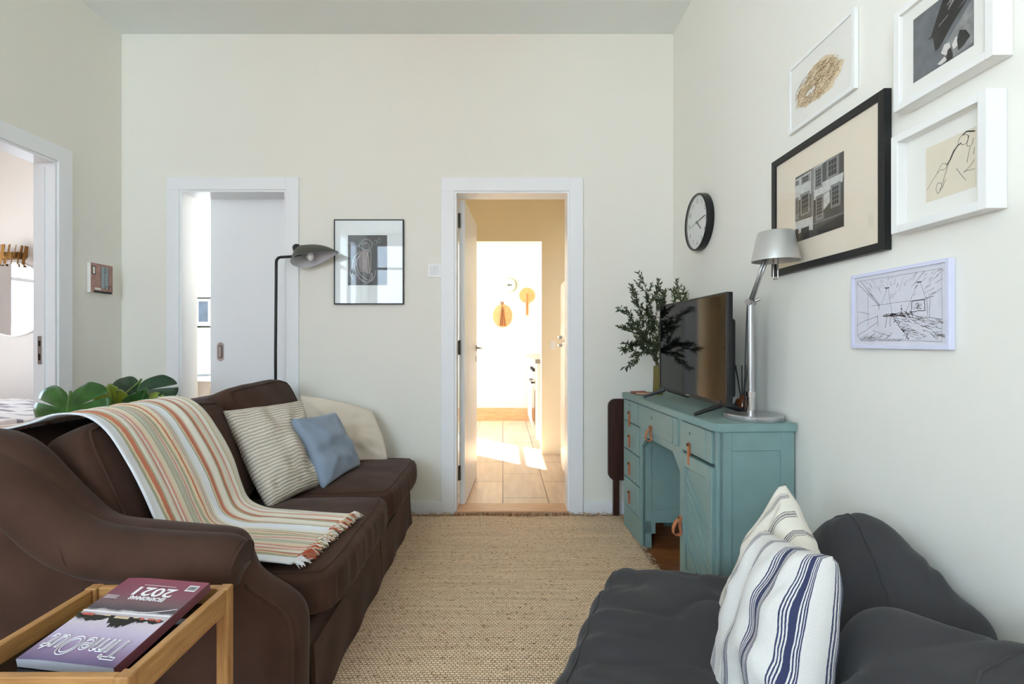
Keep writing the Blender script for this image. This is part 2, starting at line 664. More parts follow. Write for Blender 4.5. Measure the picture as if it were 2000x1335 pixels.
c = ML @ Vector((0.635, hzz - 0.085, 0.038)); tube(bm, [c, c + nrm * 0.006], 0.022, 16)
obj('keyhole_plate', bm, M_steel, lf2)
bm = B(); mbox(bm, ML, 0.69, 0.692, hzz - 0.12, hzz + 0.06, 0.008, 0.03)
obj('lock_plate', bm, M_steel, lf2)
for z in (0.18, 1.0, 1.83):
    bm = B()
    box(bm, -0.292, -0.286, 3.165, 3.2, z, z + 0.09)
    tube(bm, [(-0.283, 3.185, z), (-0.283, 3.185, z + 0.095)], 0.007, 8)
    obj('hinge', bm, mat('hinge_metal', rgb(95, 92, 88), 0.4, metal=0.8) if 'hinge_metal' not in MATS else MATS['hinge_metal'], r2)
bm = B(); box(bm, D2[0], D2[1], YK - 0.01, YK2 + 0.02, 0.0, 0.018, 0.004)
obj('threshold', bm, M_sill, r2)

# left opening (bedroom sliding door)
r3 = struct_root('door_3', (XL, 2.0, 0))
bm = B(); p = 0.014; fw = 0.085
box(bm, XL, XL + p, DL[1], DL[1] + fw, 0, DL[3] + fw, 0.002, 1)
box(bm, XL, XL + p, DL[0] - fw, DL[1], DL[3], DL[3] + fw, 0.002, 1)
box(bm, XL, XL + p, DL[0] - fw, DL[0], 0, DL[3], 0.002, 1)
obj('door_casing', bm, M_trim, r3)
bm = B()
box(bm, XL - 0.11, XL + 0.006, DL[1] - 0.014, DL[1], 0, DL[3])
box(bm, XL - 0.11, XL + 0.006, DL[0], DL[0] + 0.014, 0, DL[3])
box(bm, XL - 0.11, XL + 0.006, DL[0] + 0.014, DL[1] - 0.014, DL[3] - 0.014, DL[3])
obj('door_jamb', bm, M_trim, r3)
bm = B(); box(bm, XL - 0.085, XL - 0.045, DL[1] - 0.022, DL[1] - 0.014, 0.01, 2.02)
le = obj('door_leaf', bm, M_trim, r3)
yy = DL[1] - 0.022
bm = B(); box(bm, XL - 0.078, XL - 0.056, yy - 0.003, yy, 0.965, 1.115, 0.001, 1)
obj('lock_plate', bm, M_steel, le)
bm = B(); box(bm, XL - 0.072, XL - 0.062, yy - 0.0045, yy - 0.003, 0.985, 1.02); box(bm, XL - 0.072, XL - 0.062, yy - 0.0045, yy - 0.003, 1.06, 1.09)
obj('latch', bm, M_black, le)

# cover cap high on the wall, light switch
Mbk = lambda px, pz: plane_M((px, YK, pz), (1, 0, 0), (0, 0, 1))
bm = B(); prism(bm, [(0.036 * math.cos(t * PI / 16), 0.036 * math.sin(t * PI / 16)) for t in range(32)], Mbk(-1.209, 2.806), 0, 0.003)
tag(obj('wall_cover_cap', fixn(bm), M_wall), 'small round cover cap painted over high on the back wall', 'cap')

sw = thing('light_switch', 'double white rocker light switch beside the open doorway', 'light switch', (-0.43, YK, 1.49))
Ms = Mbk(-0.43, 1.533)
bm = B(); mbox(bm, Ms, -0.042, 0.042, -0.042, 0.042, 0, 0.008, 0.002)
obj('face_plate', bm, M_white, sw)
M_sw = mat('switch_white', rgb(228, 229, 230), 0.4)
for k in (0, 1):
    bm = B(); mbox(bm, Ms, -0.029 + k * 0.03, -0.001 + k * 0.03, -0.029, 0.029, 0.008, 0.0115, 0.0012)
    obj('rocker', bm, M_sw, sw)

# ------------------------------------------------------------------ soft shapes
def uv_new(bm):
    return bm.loops.layers.uv.verify()

def puff(M, size, p=6.0, crown=(0, 0, 0), n=14, fn=None):
    """rounded, slightly inflated box; size = full dimensions; crown per axis; fn(co,q) tweaks the local point"""
    bm = B()
    bmesh.ops.create_cube(bm, size=2.0)
    bmesh.ops.subdivide_edges(bm, edges=bm.edges[:], cuts=n, use_grid_fill=True)
    for v in bm.verts:
        q = v.co.copy()
        k = (abs(q.x) ** p + abs(q.y) ** p + abs(q.z) ** p) ** (1 / p)
        q /= k
        c = Vector((q.x * size[0] / 2, q.y * size[1] / 2, q.z * size[2] / 2))
        c.x += crown[0] * q.x * (1 - q.y ** 2) * (1 - q.z ** 2)
        c.y += crown[1] * q.y * (1 - q.x ** 2) * (1 - q.z ** 2)
        c.z += crown[2] * q.z * (1 - q.x ** 2) * (1 - q.y ** 2)
        if fn: c = fn(c, q)
        v.co = M @ c
    return bm

def pillow(M, w, h, t, seed=1.0, n=44, wr=0.010, edge=0.006, pinch=0.07, fn=None, rot=0.0):
    """stuffed square cushion with pinched edges, corners kept sharp, with wrinkles; UV = cloth coordinates"""
    bm = B()
    uvl = uv_new(bm)
    # cloth coordinate = length along the bulging surface
    prf = [(0.18 * (-1 + 2 * i / n), t / 2 * max(0.0, 1 - (-1 + 2 * i / n) ** 2) ** 0.42) for i in range(n + 1)]
    arc = [0.0]
    for (x0, y0), (x1, y1) in zip(prf[:-1], prf[1:]): arc.append(arc[-1] + math.hypot(x1 - x0, y1 - y0))
    arc = [a_ / arc[-1] for a_ in arc]
    G = {}
    for side in (1, -1):
        for i in range(n + 1):
            for j in range(n + 1):
                a = -1 + 2 * i / n; b = -1 + 2 * j / n
                rim = i in (0, n) or j in (0, n)
                if side == -1 and rim:
                    G[(side, i, j)] = G[(1, i, j)]
                    continue
                x = a * (1 - pinch * (1 - b * b) * a * a)
                y = b * (1 - pinch * (1 - a * a) * b * b)
                th = (max(0.0, (1 - a ** 2)) * max(0.0, (1 - b ** 2))) ** 0.42
                # folds that run inward from the corners and edges
                f = noise.noise(Vector((a * 2.2 + seed, b * 2.2, seed * 3))) * wr * 1.6
                rr = math.hypot(a, b)
                f += math.sin(math.atan2(b, a) * 14 + seed * 5 + 2 * noise.noise(Vector((a * 3, b * 3, seed)))) * wr * 0.55 * max(0, rr - 0.45)
                f *= (1 - max(abs(a), abs(b)) ** 10)
                c = Vector((x * w / 2, y * h / 2, side * (t / 2 * th + edge * (0 if rim else 1)) + f * th))
                if rot:
                    c = Vector((c.x * math.cos(rot) - c.y * math.sin(rot), c.x * math.sin(rot) + c.y * math.cos(rot), c.z))
                if fn: c = fn(c, a, b, side)
                G[(side, i, j)] = bm.verts.new(M @ c)
    for side in (1, -1):
        for i in range(n):
            for j in range(n):
                vs = [G[(side, i, j)], G[(side, i + 1, j)], G[(side, i + 1, j + 1)], G[(side, i, j + 1)]]
                ij = [(i, j), (i + 1, j), (i + 1, j + 1), (i, j + 1)]
                if side == -1: vs.reverse(); ij.reverse()
                f = bm.faces.new(vs)
                for lp, (ii, jj) in zip(f.loops, ij):
                    lp[uvl].uv = (arc[ii], arc[jj]) if side == 1 else (min(0.999, 0.54 + 1 - arc[ii]), arc[jj])
    return bm

def fabric(name, col, rough=0.9, sheen=0.3, weave=700.0, wstr=0.25, var=0.12, vscale=5, mott=0.0):
    m = mat(name, col, rough, spec=0.15, sheen=sheen, var=var, vscale=vscale, bump=wstr, bscale=weave, bdist=0.0012)
    m.node_tree.nodes['Principled BSDF'].inputs['Sheen Roughness'].default_value = 0.4
    return m

def stripe_mat(name, stops, axis='X', rough=0.9, weave=260, wave=0.0, sheen=0.15, dotted=False):
    """stops: list of (pos, colour); constant bands along one cloth (UV) axis"""
    m = bpy.data.materials.new(name)
    m.use_nodes = True
    nt = m.node_tree; N = nt.nodes; L = nt.links
    b = N['Principled BSDF']
    b.inputs['Roughness'].default_value = rough
    b.inputs['Specular IOR Level'].default_value = 0.15
    b.inputs['Sheen Weight'].default_value = sheen
    uv = N.new('ShaderNodeUVMap')
    se = N.new('ShaderNodeSeparateXYZ')
    L.new(uv.outputs[0], se.inputs[0])
    src = se.outputs[axis]
    # slight unevenness of the yarn
    nz = N.new('ShaderNodeTexNoise'); nz.inputs['Scale'].default_value = 40
    L.new(uv.outputs[0], nz.inputs['Vector'])
    ma = N.new('ShaderNodeMath'); ma.operation = 'MULTIPLY_ADD'
    L.new(nz.outputs['Fac'], ma.inputs[0]); ma.inputs[1].default_value = 0.006
    L.new(src, ma.inputs[2])
    chunks = [stops[i:i + 30] for i in range(0, len(stops), 30)]
    prev = None
    for ch in chunks:
        r = N.new('ShaderNodeValToRGB'); r.color_ramp.interpolation = 'CONSTANT'
        el = r.color_ramp.elements
        el[0].position = ch[0][0]; el[0].color = ch[0][1]
        el[1].position = ch[1][0]; el[1].color = ch[1][1]
        for (p, c) in ch[2:]:
            x = el.new(p); x.color = c
        L.new(ma.outputs[0], r.inputs[0])
        if prev is None: prev = r.outputs[0]
        else:
            gt = N.new('ShaderNodeMath'); gt.operation = 'GREATER_THAN'; gt.inputs[1].default_value = ch[0][0]
            L.new(ma.outputs[0], gt.inputs[0])
            mx = N.new('ShaderNodeMixRGB'); L.new(gt.outputs[0], mx.inputs[0]); L.new(prev, mx.inputs[1]); L.new(r.outputs[0], mx.inputs[2])
            prev = mx.outputs[0]
    # weave: fine threads
    mp = N.new('ShaderNodeMapping'); mp.inputs['Scale'].default_value = (weave, weave, 1)
    L.new(uv.outputs[0], mp.inputs['Vector'])
    ck = N.new('ShaderNodeTexNoise'); ck.inputs['Scale'].default_value = 1.0; ck.inputs['Detail'].default_value = 1
    L.new(mp.outputs[0], ck.inputs['Vector'])
    mx = N.new('ShaderNodeMixRGB'); mx.blend_type = 'OVERLAY'; mx.inputs[0].default_value = 0.28
    L.new(prev, mx.inputs[1]); L.new(ck.outputs['Fac'], mx.inputs[2])
    L.new(mx.outputs[0], b.inputs['Base Color'])
    bp = N.new('ShaderNodeBump'); bp.inputs['Strength'].default_value = 0.55; bp.inputs['Distance'].default_value = 0.002
    L.new(ck.outputs['Fac'], bp.inputs['Height']); L.new(bp.outputs[0], b.inputs['Normal'])
    MATS[name] = m
    return m

# ------------------------------------------------------------------ rug
def rug_mat():
    m = bpy.data.materials.new('jute_weave'); m.use_nodes = True
    nt = m.node_tree; N = nt.nodes; L = nt.links
    b = N['Principled BSDF']; b.inputs['Roughness'].default_value = 0.95; b.inputs['Specular IOR Level'].default_value = 0.1
    t = N.new('ShaderNodeTexCoord')
    # wobble
    nz = N.new('ShaderNodeTexNoise'); nz.inputs['Scale'].default_value = 9; nz.inputs['Detail'].default_value = 3
    L.new(t.outputs['Object'], nz.inputs['Vector'])
    vm = N.new('ShaderNodeVectorMath'); vm.operation = 'MULTIPLY_ADD'
    L.new(nz.outputs['Color'], vm.inputs[0]); vm.inputs[1].default_value = (0.018, 0.014, 0); L.new(t.outputs['Object'], vm.inputs[2])
    br = N.new('ShaderNodeTexBrick')
    br.offset = 0.5; br.squash = 1.0
    br.inputs['Scale'].default_value = 1.0
    br.inputs['Brick Width'].default_value = 0.0145
    br.inputs['Row Height'].default_value = 0.0105
    br.inputs['Mortar Size'].default_value = 0.0018
    br.inputs['Mortar Smooth'].default_value = 0.9
    br.inputs['Color1'].default_value = rgb(246, 224, 196)
    br.inputs['Color2'].default_value = rgb(234, 208, 178)
    br.inputs['Mortar'].default_value = rgb(162, 128, 96)
    L.new(vm.outputs[0], br.inputs['Vector'])
    # rows vary in tone: long streaks along X
    mp = N.new('ShaderNodeMapping'); mp.inputs['Scale'].default_value = (1.5, 42, 1)
    L.new(t.outputs['Object'], mp.inputs['Vector'])
    n2 = N.new('ShaderNodeTexNoise'); n2.inputs['Scale'].default_value = 1.0; n2.inputs['Detail'].default_value = 4
    L.new(mp.outputs[0], n2.inputs['Vector'])
    r = N.new('ShaderNodeValToRGB')
    r.color_ramp.elements[0].position = 0.3; r.color_ramp.elements[0].color = (0.92, 0.89, 0.86, 1)
    r.color_ramp.elements[1].position = 0.62; r.color_ramp.elements[1].color = (1.1, 1.08, 1.05, 1)
    L.new(n2.outputs['Fac'], r.inputs[0])
    mx = N.new('ShaderNodeMixRGB'); mx.blend_type = 'MULTIPLY'; mx.inputs[0].default_value = 1
    L.new(br.outputs['Color'], mx.inputs[1]); L.new(r.outputs[0], mx.inputs[2])
    # dark specks of fibre
    n3 = N.new('ShaderNodeTexNoise'); n3.inputs['Scale'].default_value = 70; n3.inputs['Detail'].default_value = 3
    L.new(t.outputs['Object'], n3.inputs['Vector'])
    r3 = N.new('ShaderNodeValToRGB'); r3.color_ramp.elements[0].position = 0.27; r3.color_ramp.elements[0].color = (0.45, 0.36, 0.28, 1)
    r3.color_ramp.elements[1].position = 0.42; r3.color_ramp.elements[1].color = (1, 1, 1, 1)
    L.new(n3.outputs['Fac'], r3.inputs[0])
    m2 = N.new('ShaderNodeMixRGB'); m2.blend_type = 'MULTIPLY'; m2.inputs[0].default_value = 1
    L.new(mx.outputs[0], m2.inputs[1]); L.new(r3.outputs[0], m2.inputs[2])
    L.new(m2.outputs[0], b.inputs['Base Color'])
    bp = N.new('ShaderNodeBump'); bp.inputs['Strength'].default_value = 0.8; bp.inputs['Distance'].default_value = 0.004
    inv = N.new('ShaderNodeMath'); inv.operation = 'SUBTRACT'; inv.inputs[0].default_value = 1.0
    L.new(br.outputs['Fac'], inv.inputs[1]); L.new(inv.outputs[0], bp.inputs['Height'])
    L.new(bp.outputs[0], b.inputs['Normal'])
    return m

M_jute = rug_mat()
M_jute_thread = mat('jute_thread', rgb(196, 172, 140), 0.95, spec=0.1, var=0.3, vscale=50)
RX0, RX1, RY0, RY1 = -1.15, 0.73, -0.6, 3.0
rug = thing('jute_rug', 'natural jute rug in rows of knots with frayed edges on the wooden floor', 'rug', (RX0, RY0, 0))
bm = B()
nx, ny = 90, 170
V = [[None] * (ny + 1) for _ in range(nx + 1)]
def rug_edge(y): return RX1 + 0.012 * noise.noise(Vector((y * 3, 0, 5))) - 0.02 * max(0, (2.2 - y)) * 0.3
for i in range(nx + 1):
    for j in range(ny + 1):
        y = RY0 + (RY1 - RY0) * j / ny
        x = RX0 + (rug_edge(y) - RX0) * i / nx
        z = 0.011 + 0.0035 * noise.noise(Vector((x * 3, y * 3, 1))) + 0.002 * noise.noise(Vector((x * 14, y * 14, 3)))
        z += 0.006 * math.exp(-((x - 0.33 - 0.04 * math.sin(y * 4)) / 0.03) ** 2) * max(0, min(1, 2.7 - y))
        V[i][j] = bm.verts.new((x, y + 0.006 * noise.noise(Vector((x * 6, 9, 0))), z))
for i in range(nx):
    for j in range(ny):
        bm.faces.new((V[i][j], V[i + 1][j], V[i + 1][j + 1], V[i][j + 1]))
edge = [V[i][0] for i in range(nx + 1)] + [V[nx][j] for j in range(1, ny + 1)] + [V[i][ny] for i in range(nx - 1, -1, -1)] + [V[0][j] for j in range(ny - 1, 0, -1)]
low = [bm.verts.new((v.co.x, v.co.y, 0.001)) for v in edge]
for k in range(len(edge)):
    k2 = (k + 1) % len(edge)
    bm.faces.new((edge[k], low[k], low[k2], edge[k2]))
obj('woven_mat', bm, M_jute, rug, smooth=True)
random.seed(3)
bm = B()
for k in range(330):
    x = RX0 + (RX1 - RX0) * random.random()
    L0 = 0.02 + random.random() * 0.028
    dx = random.uniform(-0.02, 0.02)
    tube(bm, [(x, RY1 - 0.01, 0.01), (x + dx * 0.5, RY1 + L0 * 0.5, 0.014 + random.random() * 0.012), (x + dx, RY1 + L0, 0.004 + random.random() * 0.018)], 0.0016, 4)
for k in range(260):
    y = RY0 + (RY1 - RY0) * (random.random() ** 0.6)
    x = rug_edge(y)
    L0 = 0.006 + random.random() * 0.02
    dy = random.uniform(-0.015, 0.015)
    tube(bm, [(x - 0.006, y, 0.011), (x + L0 * 0.5, y + dy * 0.6, 0.014), (x + L0, y + dy, 0.004 + random.random() * 0.008)], 0.0013, 4)
tag(obj('fringe', bm, M_jute_thread, rug), kind='stuff')

# ------------------------------------------------------------------ sofa
M_sofa = fabric('brown_velvet', rgb(74, 53, 44), 0.92, sheen=0.10, weave=900, var=0.2, vscale=7)
M_sofa_side = M_sofa
sofa = thing('sofa', 'dark brown velvet sofa with one rolled arm along the left side of the rug', 'sofa', (-1.05, 2.1, 0))

# outer arm: outline in the (x,z) plane, lofted over its width
prof = [(-0.548, 0.03), (-0.545, 0.20), (-0.545, 0.305), (-0.56, 0.355), (-0.595, 0.39), (-0.64, 0.418), (-0.68, 0.448), (-0.700, 0.49),
        (-0.715, 0.535), (-0.755, 0.562), (-0.86, 0.573), (-0.98, 0.584), (-1.09, 0.600), (-1.16, 0.655), (-1.22, 0.715), (-1.28, 0.778),
        (-1.345, 0.822), (-1.42, 0.842), (-1.49, 0.825), (-1.54, 0.77), (-1.56, 0.5), (-1.56, 0.03)]
pp = smooth_path([(x, 0, z) for x, z in prof], 4)
def arm_offset(P, d):
    """shrinks the outline inward by d"""
    out = []
    n = len(P)
    for i in range(n):
        a = P[max(0, i - 1)]; b = P[min(n - 1, i + 1)]
        t = (b - a).normalized()
        nn = Vector((t.z, 0, -t.x))      # inward (outline runs counter-clockwise seen from -y)
        q = P[i] - nn * -d if False else P[i] + Vector((-nn.x, 0, -nn.z)) * -d
        out.append(q)
    return out
def arm_ring(d, y):
    R = []
    n = len(pp)
    for i in range(n):
        a = pp[max(0, i - 1)]; b = pp[min(n - 1, i + 1)]
        t = (b - a).normalized()
        inn = Vector((-t.z, 0, t.x))      # left of travel direction
        q = pp[i] + inn * d
        R.append(Vector((q.x, y, max(0.03, q.z))))
    return R
# outline travels from front bottom up and back: left of travel is towards -x at the front, i.e. inward
Y0A, Y1A = 1.285, 1.405
R = []
for (d, y) in [(0.03, Y0A), (0.013, Y0A + 0.004), (0.004, Y0A + 0.013), (0.0, Y0A + 0.03), (-0.004, (Y0A + Y1A) / 2), (0.0, Y1A - 0.04), (0.006, Y1A - 0.018), (0.02, Y1A - 0.004), (0.035, Y1A)]:
    R.append(arm_ring(d, y))
bm = B(); rings(bm, R)
arm = obj('arm', fixn(bm), M_sofa, sofa, smooth=True)
# the roll of the arm that bulges outward
roll = [(-0.690, 1.285, 0.500), (-0.71, 1.285, 0.502), (-0.76, 1.285, 0.506), (-0.88, 1.285, 0.512), (-1.0, 1.285, 0.522), (-1.09, 1.285, 0.538), (-1.17, 1.285, 0.578), (-1.24, 1.285, 0.64), (-1.31, 1.285, 0.70), (-1.40, 1.285, 0.74), (-1.50, 1.285, 0.74)]
rp_ = smooth_path(roll, 3)
rad = [0.056 + (0.070 - 0.056) * min(1, i / 5) for i in range(len(rp_))]
bm = B(); tube(bm, rp_, rad, 24)
for v in bm.verts:
    if v.co.z < 0.44 + 0.0 and v.co.x > -0.66: pass
obj('arm_roll', bm, M_sofa, arm, smooth=True, angle=70)
# scroll face with piping on the front of the arm
bm = B()
cx, cy, cz = -0.688, 1.285, 0.500
Msf = plane_M((cx, cy, cz), (0, -1, 0), (0.25, 0, 0.97))
ell = [(0.052 * math.cos(t), 0.053 * math.sin(t)) for t in [2 * PI * k / 28 for k in range(28)]]
R = []
for s, w in ((1.0, 0.0), (0.97, -0.006), (0.8, -0.014), (0.4, -0.018), (0.05, -0.019)):
    R.append([Msf @ Vector((a * s, b * s, -w)) for a, b in ell])
rings(bm, R)
obj('arm_scroll', fixn(bm), M_sofa, arm, smooth=True, angle=70)
bm = B()
loop = [Msf @ Vector((a * 1.03, b * 1.03, 0.004)) for a, b in ell]
tube(bm, loop + [loop[0]], 0.005, 8)
# piping down the front edge and seams across the arm
dn = [Vector(p) for p in [(-0.682, 1.290, 0.440), (-0.645, 1.289, 0.412), (-0.60, 1.288, 0.383), (-0.568, 1.288, 0.345), (-0.556, 1.288, 0.29), (-0.556, 1.288, 0.2), (-0.558, 1.288, 0.04)]]
tube(bm, smooth_path(dn, 5), 0.005, 8)
obj('piping', bm, M_sofa, arm, smooth=True)
bm = B()
seam = [(-1.085, 1.232, 0.492), (-1.10, 1.214, 0.54), (-1.12, 1.228, 0.585), (-1.13, 1.262, 0.612), (-1.135, 1.31, 0.622), (-1.14, 1.385, 0.622)]
tube(bm, smooth_path(seam, 5), 0.003, 6)
obj('seam', bm, M_sofa, arm, smooth=True)

# base with skirt
bm = B()
box(bm, -1.5, -0.56, 1.40, 2.87, 0.02, 0.255, 0.02, 3)
obj('base', bm, M_sofa, sofa, smooth=True, angle=40)
for (ya, yb) in ((1.41, 2.165), (2.175, 2.875)):
    # skirt panel, slightly flared, with a kick pleat
    bm = B()
    n = 36
    Rr = []
    for k in range(5):
        z = 0.205 - 0.19 * k / 4
        row = []
        for i in range(n + 1):
            y = ya + (yb - ya) * i / n
            x = -0.548 + 0.010 * k / 4 + 0.004 * math.sin(y * 23 + k) * k / 4
            row.append(Vector((x, y, z)))
        Rr.append(row)
    vr = [[bm.verts.new(p) for p in r] for r in Rr]
    vb = [[bm.verts.new(p - Vector((0.012, 0, 0))) for p in r] for r in Rr]
    for a in range(4):
        for i in range(n):
            bm.faces.new((vr[a][i], vr[a][i + 1], vr[a + 1][i + 1], vr[a + 1][i]))
            bm.faces.new((vb[a][i + 1], vb[a][i], vb[a + 1][i], vb[a + 1][i + 1]))
    for i in range(n):
        bm.faces.new((vr[0][i + 1], vr[0][i], vb[0][i], vb[0][i + 1]))
        bm.faces.new((vr[4][i], vr[4][i + 1], vb[4][i + 1], vb[4][i]))
    for e_ in (0, n):
        for a in range(4):
            bm.faces.new((vr[a][e_], vr[a + 1][e_], vb[a + 1][e_], vb[a][e_]))
    obj('skirt', fixn(bm), M_sofa, sofa, smooth=True, angle=40)

# sofa back frame
bm = B()
prof_b = [(-1.60, 0.03), (-1.60, 0.60), (-1.59, 0.74), (-1.555, 0.795), (-1.50, 0.808), (-1.45, 0.79), (-1.42, 0.72), (-1.33, 0.26), (-1.33, 0.03)]
pb = smooth_path([(x, 0, z) for x, z in prof_b], 3)
R = [[Vector((p.x * (1 - k * 0.0) + (0.01 if j in (0, 3) else 0), y, p.z - (0.02 if j in (0, 3) and p.z > 0.5 else 0))) for p in pb] for j, (y, k) in enumerate([(1.30, 0), (1.33, 0), (2.84, 0), (2.87, 0)])]
rings(bm, R)
obj('sofa_back', fixn(bm), M_sofa, sofa, smooth=True, angle=50)

# seat cushions
def puff_edge(M, size, p, crown, axis, sign, fn=None, r=0.0042, lift=0.001):
    """piping that follows one edge loop of puff()"""
    sq = []
    K = 14
    for k in range(K): sq.append((-1 + 2 * k / K, -1))
    for k in range(K): sq.append((1, -1 + 2 * k / K))
    for k in range(K): sq.append((1 - 2 * k / K, 1))
    for k in range(K): sq.append((-1, 1 - 2 * k / K))
    pts = []
    for a, b in sq:
        q = Vector((sign, a, b)) if axis == 'X' else Vector((a, b, sign))
        k = (abs(q.x) ** p + abs(q.y) ** p + abs(q.z) ** p) ** (1 / p)
        q /= k
        c = Vector((q.x * (size[0] / 2 + lift), q.y * (size[1] / 2 + lift), q.z * (size[2] / 2 + lift)))
        c.x += crown[0] * q.x * (1 - q.y ** 2) * (1 - q.z ** 2)
        c.y += crown[1] * q.y * (1 - q.x ** 2) * (1 - q.z ** 2)
        c.z += crown[2] * q.z * (1 - q.x ** 2) * (1 - q.y ** 2)
        if fn: c = fn(c, q)
        pts.append(M @ c)
    bm = B(); tube(bm, pts + [pts[0]], r, 8, caps=False)
    return bm

def box_piping(M, sx, sy, z, r=0.0042, rr=0.05, drop=None):
    """piping round a cushion edge in the local xy plane"""
    pts = []
    for cxs, cys, a0 in ((1, 1, 0), (-1, 1, 1), (-1, -1, 2), (1, -1, 3)):
        for k in range(6):
            a = (a0 + k / 5) * PI / 2
            pts.append(M @ Vector((cxs * (sx / 2 - rr) + rr * math.cos(a), cys * (sy / 2 - rr) + rr * math.sin(a), z)))
    bm = B(); tube(bm, pts + [pts[0]], r, 8, caps=False)
    return bm

def pleats(c, q):
    if q.x > 0.75 and abs(q.z) < 0.95:
        c.x += 0.005 * math.sin(c.y * 210 + 3 * math.sin(c.y * 31)) * (1 - q.z ** 2)
    c.z += 0.004 * noise.noise(Vector((c.x * 9, c.y * 9, 2)))
    return c
for (ya, yb, x1) in ((1.42, 2.185, -0.497), (2.19, 2.885, -0.497)):
    M = Matrix.Translation(((-1.33 + x1) / 2, (ya + yb) / 2, 0.325)) @ Matrix.Rotation(math.radians(-1.5), 4, 'Y')
    bm = puff(M, (x1 + 1.33, yb - ya, 0.135), p=9, crown=(0.006, 0.0, 0.028), n=40, fn=pleats)
    sc_ = obj('seat_cushion', bm, M_sofa, sofa, smooth=True)
    bm = puff_edge(M, (x1 + 1.33, yb - ya, 0.135), 9, (0.006, 0.0, 0.028), 'Z', 1, pleats)
    obj('piping', bm, M_sofa, sc_, smooth=True)

# back cushions, leaning
def bc(c, q):
    c.z += 0.006 * noise.noise(Vector((c.x * 6, c.y * 7, 4)))
    c.x += 0.010 * noise.noise(Vector((c.x * 5, c.y * 5, 8)))
    return c
for (ya, yb, top) in ((1.412, 2.17, 0.845), (2.18, 2.86, 0.882)):
    tilt = math.radians(-24)
    hgt = 0.50 - (0.882 - top)
    M = Matrix.Translation((-1.225, (ya + yb) / 2, 0.625 - (0.882 - top) * 0.5)) @ Matrix.Rotation(tilt, 4, 'Y')
    bm = puff(M, (0.155, yb - ya, hgt), p=7, crown=(0.03, 0.0, 0.006), n=30, fn=bc)
    c_ = obj('back_cushion', bm, M_sofa, sofa, smooth=True)
    M2 = M @ Matrix.Rotation(PI / 2, 4, 'Y')
    for zz in (1, -1):
        bm = puff_edge(M, (0.155, yb - ya, hgt), 7, (0.03, 0.0, 0.006), 'X', zz, bc)
        obj('piping', bm, M_sofa, c_, smooth=True)

# ------------------------------------------------------------------ throw on the sofa
cream = rgb(233, 229, 218); white_b = rgb(232, 236, 242); terra = rgb(198, 124, 98); olive = rgb(178, 176, 150)
pink = rgb(214, 160, 150); sage = rgb(198, 198, 182); sand = rgb(226, 210, 182); pale = rgb(226, 216, 200)
stops = []
seq = [(0.085, white_b), (0.02, olive), (0.012, sand), (0.028, terra), (0.01, olive), (0.042, cream), (0.012, sand), (0.018, pink), (0.012, cream),
       (0.018, pink), (0.012, sand), (0.02, pale), (0.012, olive), (0.06, sage), (0.012, pale), (0.012, pink), (0.012, pale), (0.02, olive), (0.02, sand),
       (0.012, terra), (0.012, sand), (0.02, pale), (0.012, pink), (0.015, cream), (0.012, olive), (0.025, cream), (0.055, white_b), (0.012, olive), (0.012, sand),
       (0.03, terra), (0.012, pink), (0.012, sand), (0.055, cream), (0.012, olive), (0.024, terra), (0.01, pink), (0.012, sand), (0.05, cream), (0.012, sand),
       (0.016, pink), (0.03, cream), (0.01, olive), (0.014, sand), (0.06, cream)]
tot = sum(s for s, _ in seq)
acc = 0
for s_, c_ in seq:
    stops.append((acc / tot, c_)); acc += s_
M_throw = stripe_mat('striped_throw_cloth', stops, 'X', weave=220)
throw = thing('throw_blanket', 'cream throw with terracotta, pink and sage stripes and a fringe, draped over the sofa', 'blanket', (-1.0, 1.7, 0.4))
# centre line stations: (x, z, y_left, y_right)
st = [(-1.665, 0.46, 1.33, 1.90), (-1.655, 0.66, 1.34, 1.91), (-1.62, 0.785, 1.35, 1.92), (-1.55, 0.820, 1.37, 1.93), (-1.47, 0.828, 1.40, 1.94), (-1.40, 0.846, 1.44, 1.95), (-1.345, 0.865, 1.465, 1.955),
      (-1.27, 0.858, 1.475, 1.96), (-1.203, 0.812, 1.475, 1.96), (-1.14, 0.72, 1.472, 1.958), (-1.082, 0.615, 1.468, 1.955), (-1.04, 0.53, 1.465, 1.94),
      (-1.00, 0.466, 1.463, 1.925), (-0.93, 0.440, 1.462, 1.91), (-0.85, 0.436, 1.46, 1.90), (-0.77, 0.433, 1.455, 1.89), (-0.69, 0.430, 1.45, 1.88), (-0.605, 0.426, 1.445, 1.87)]
Pc = smooth_path([(a, b, 0) for a, b, _, _ in st], 5)
Pl = smooth_path([(c, d, 0) for _, _, c, d in st], 5)
bm = B(); uvl = uv_new(bm)
n = 60; m_ = len(Pc)
TH = []
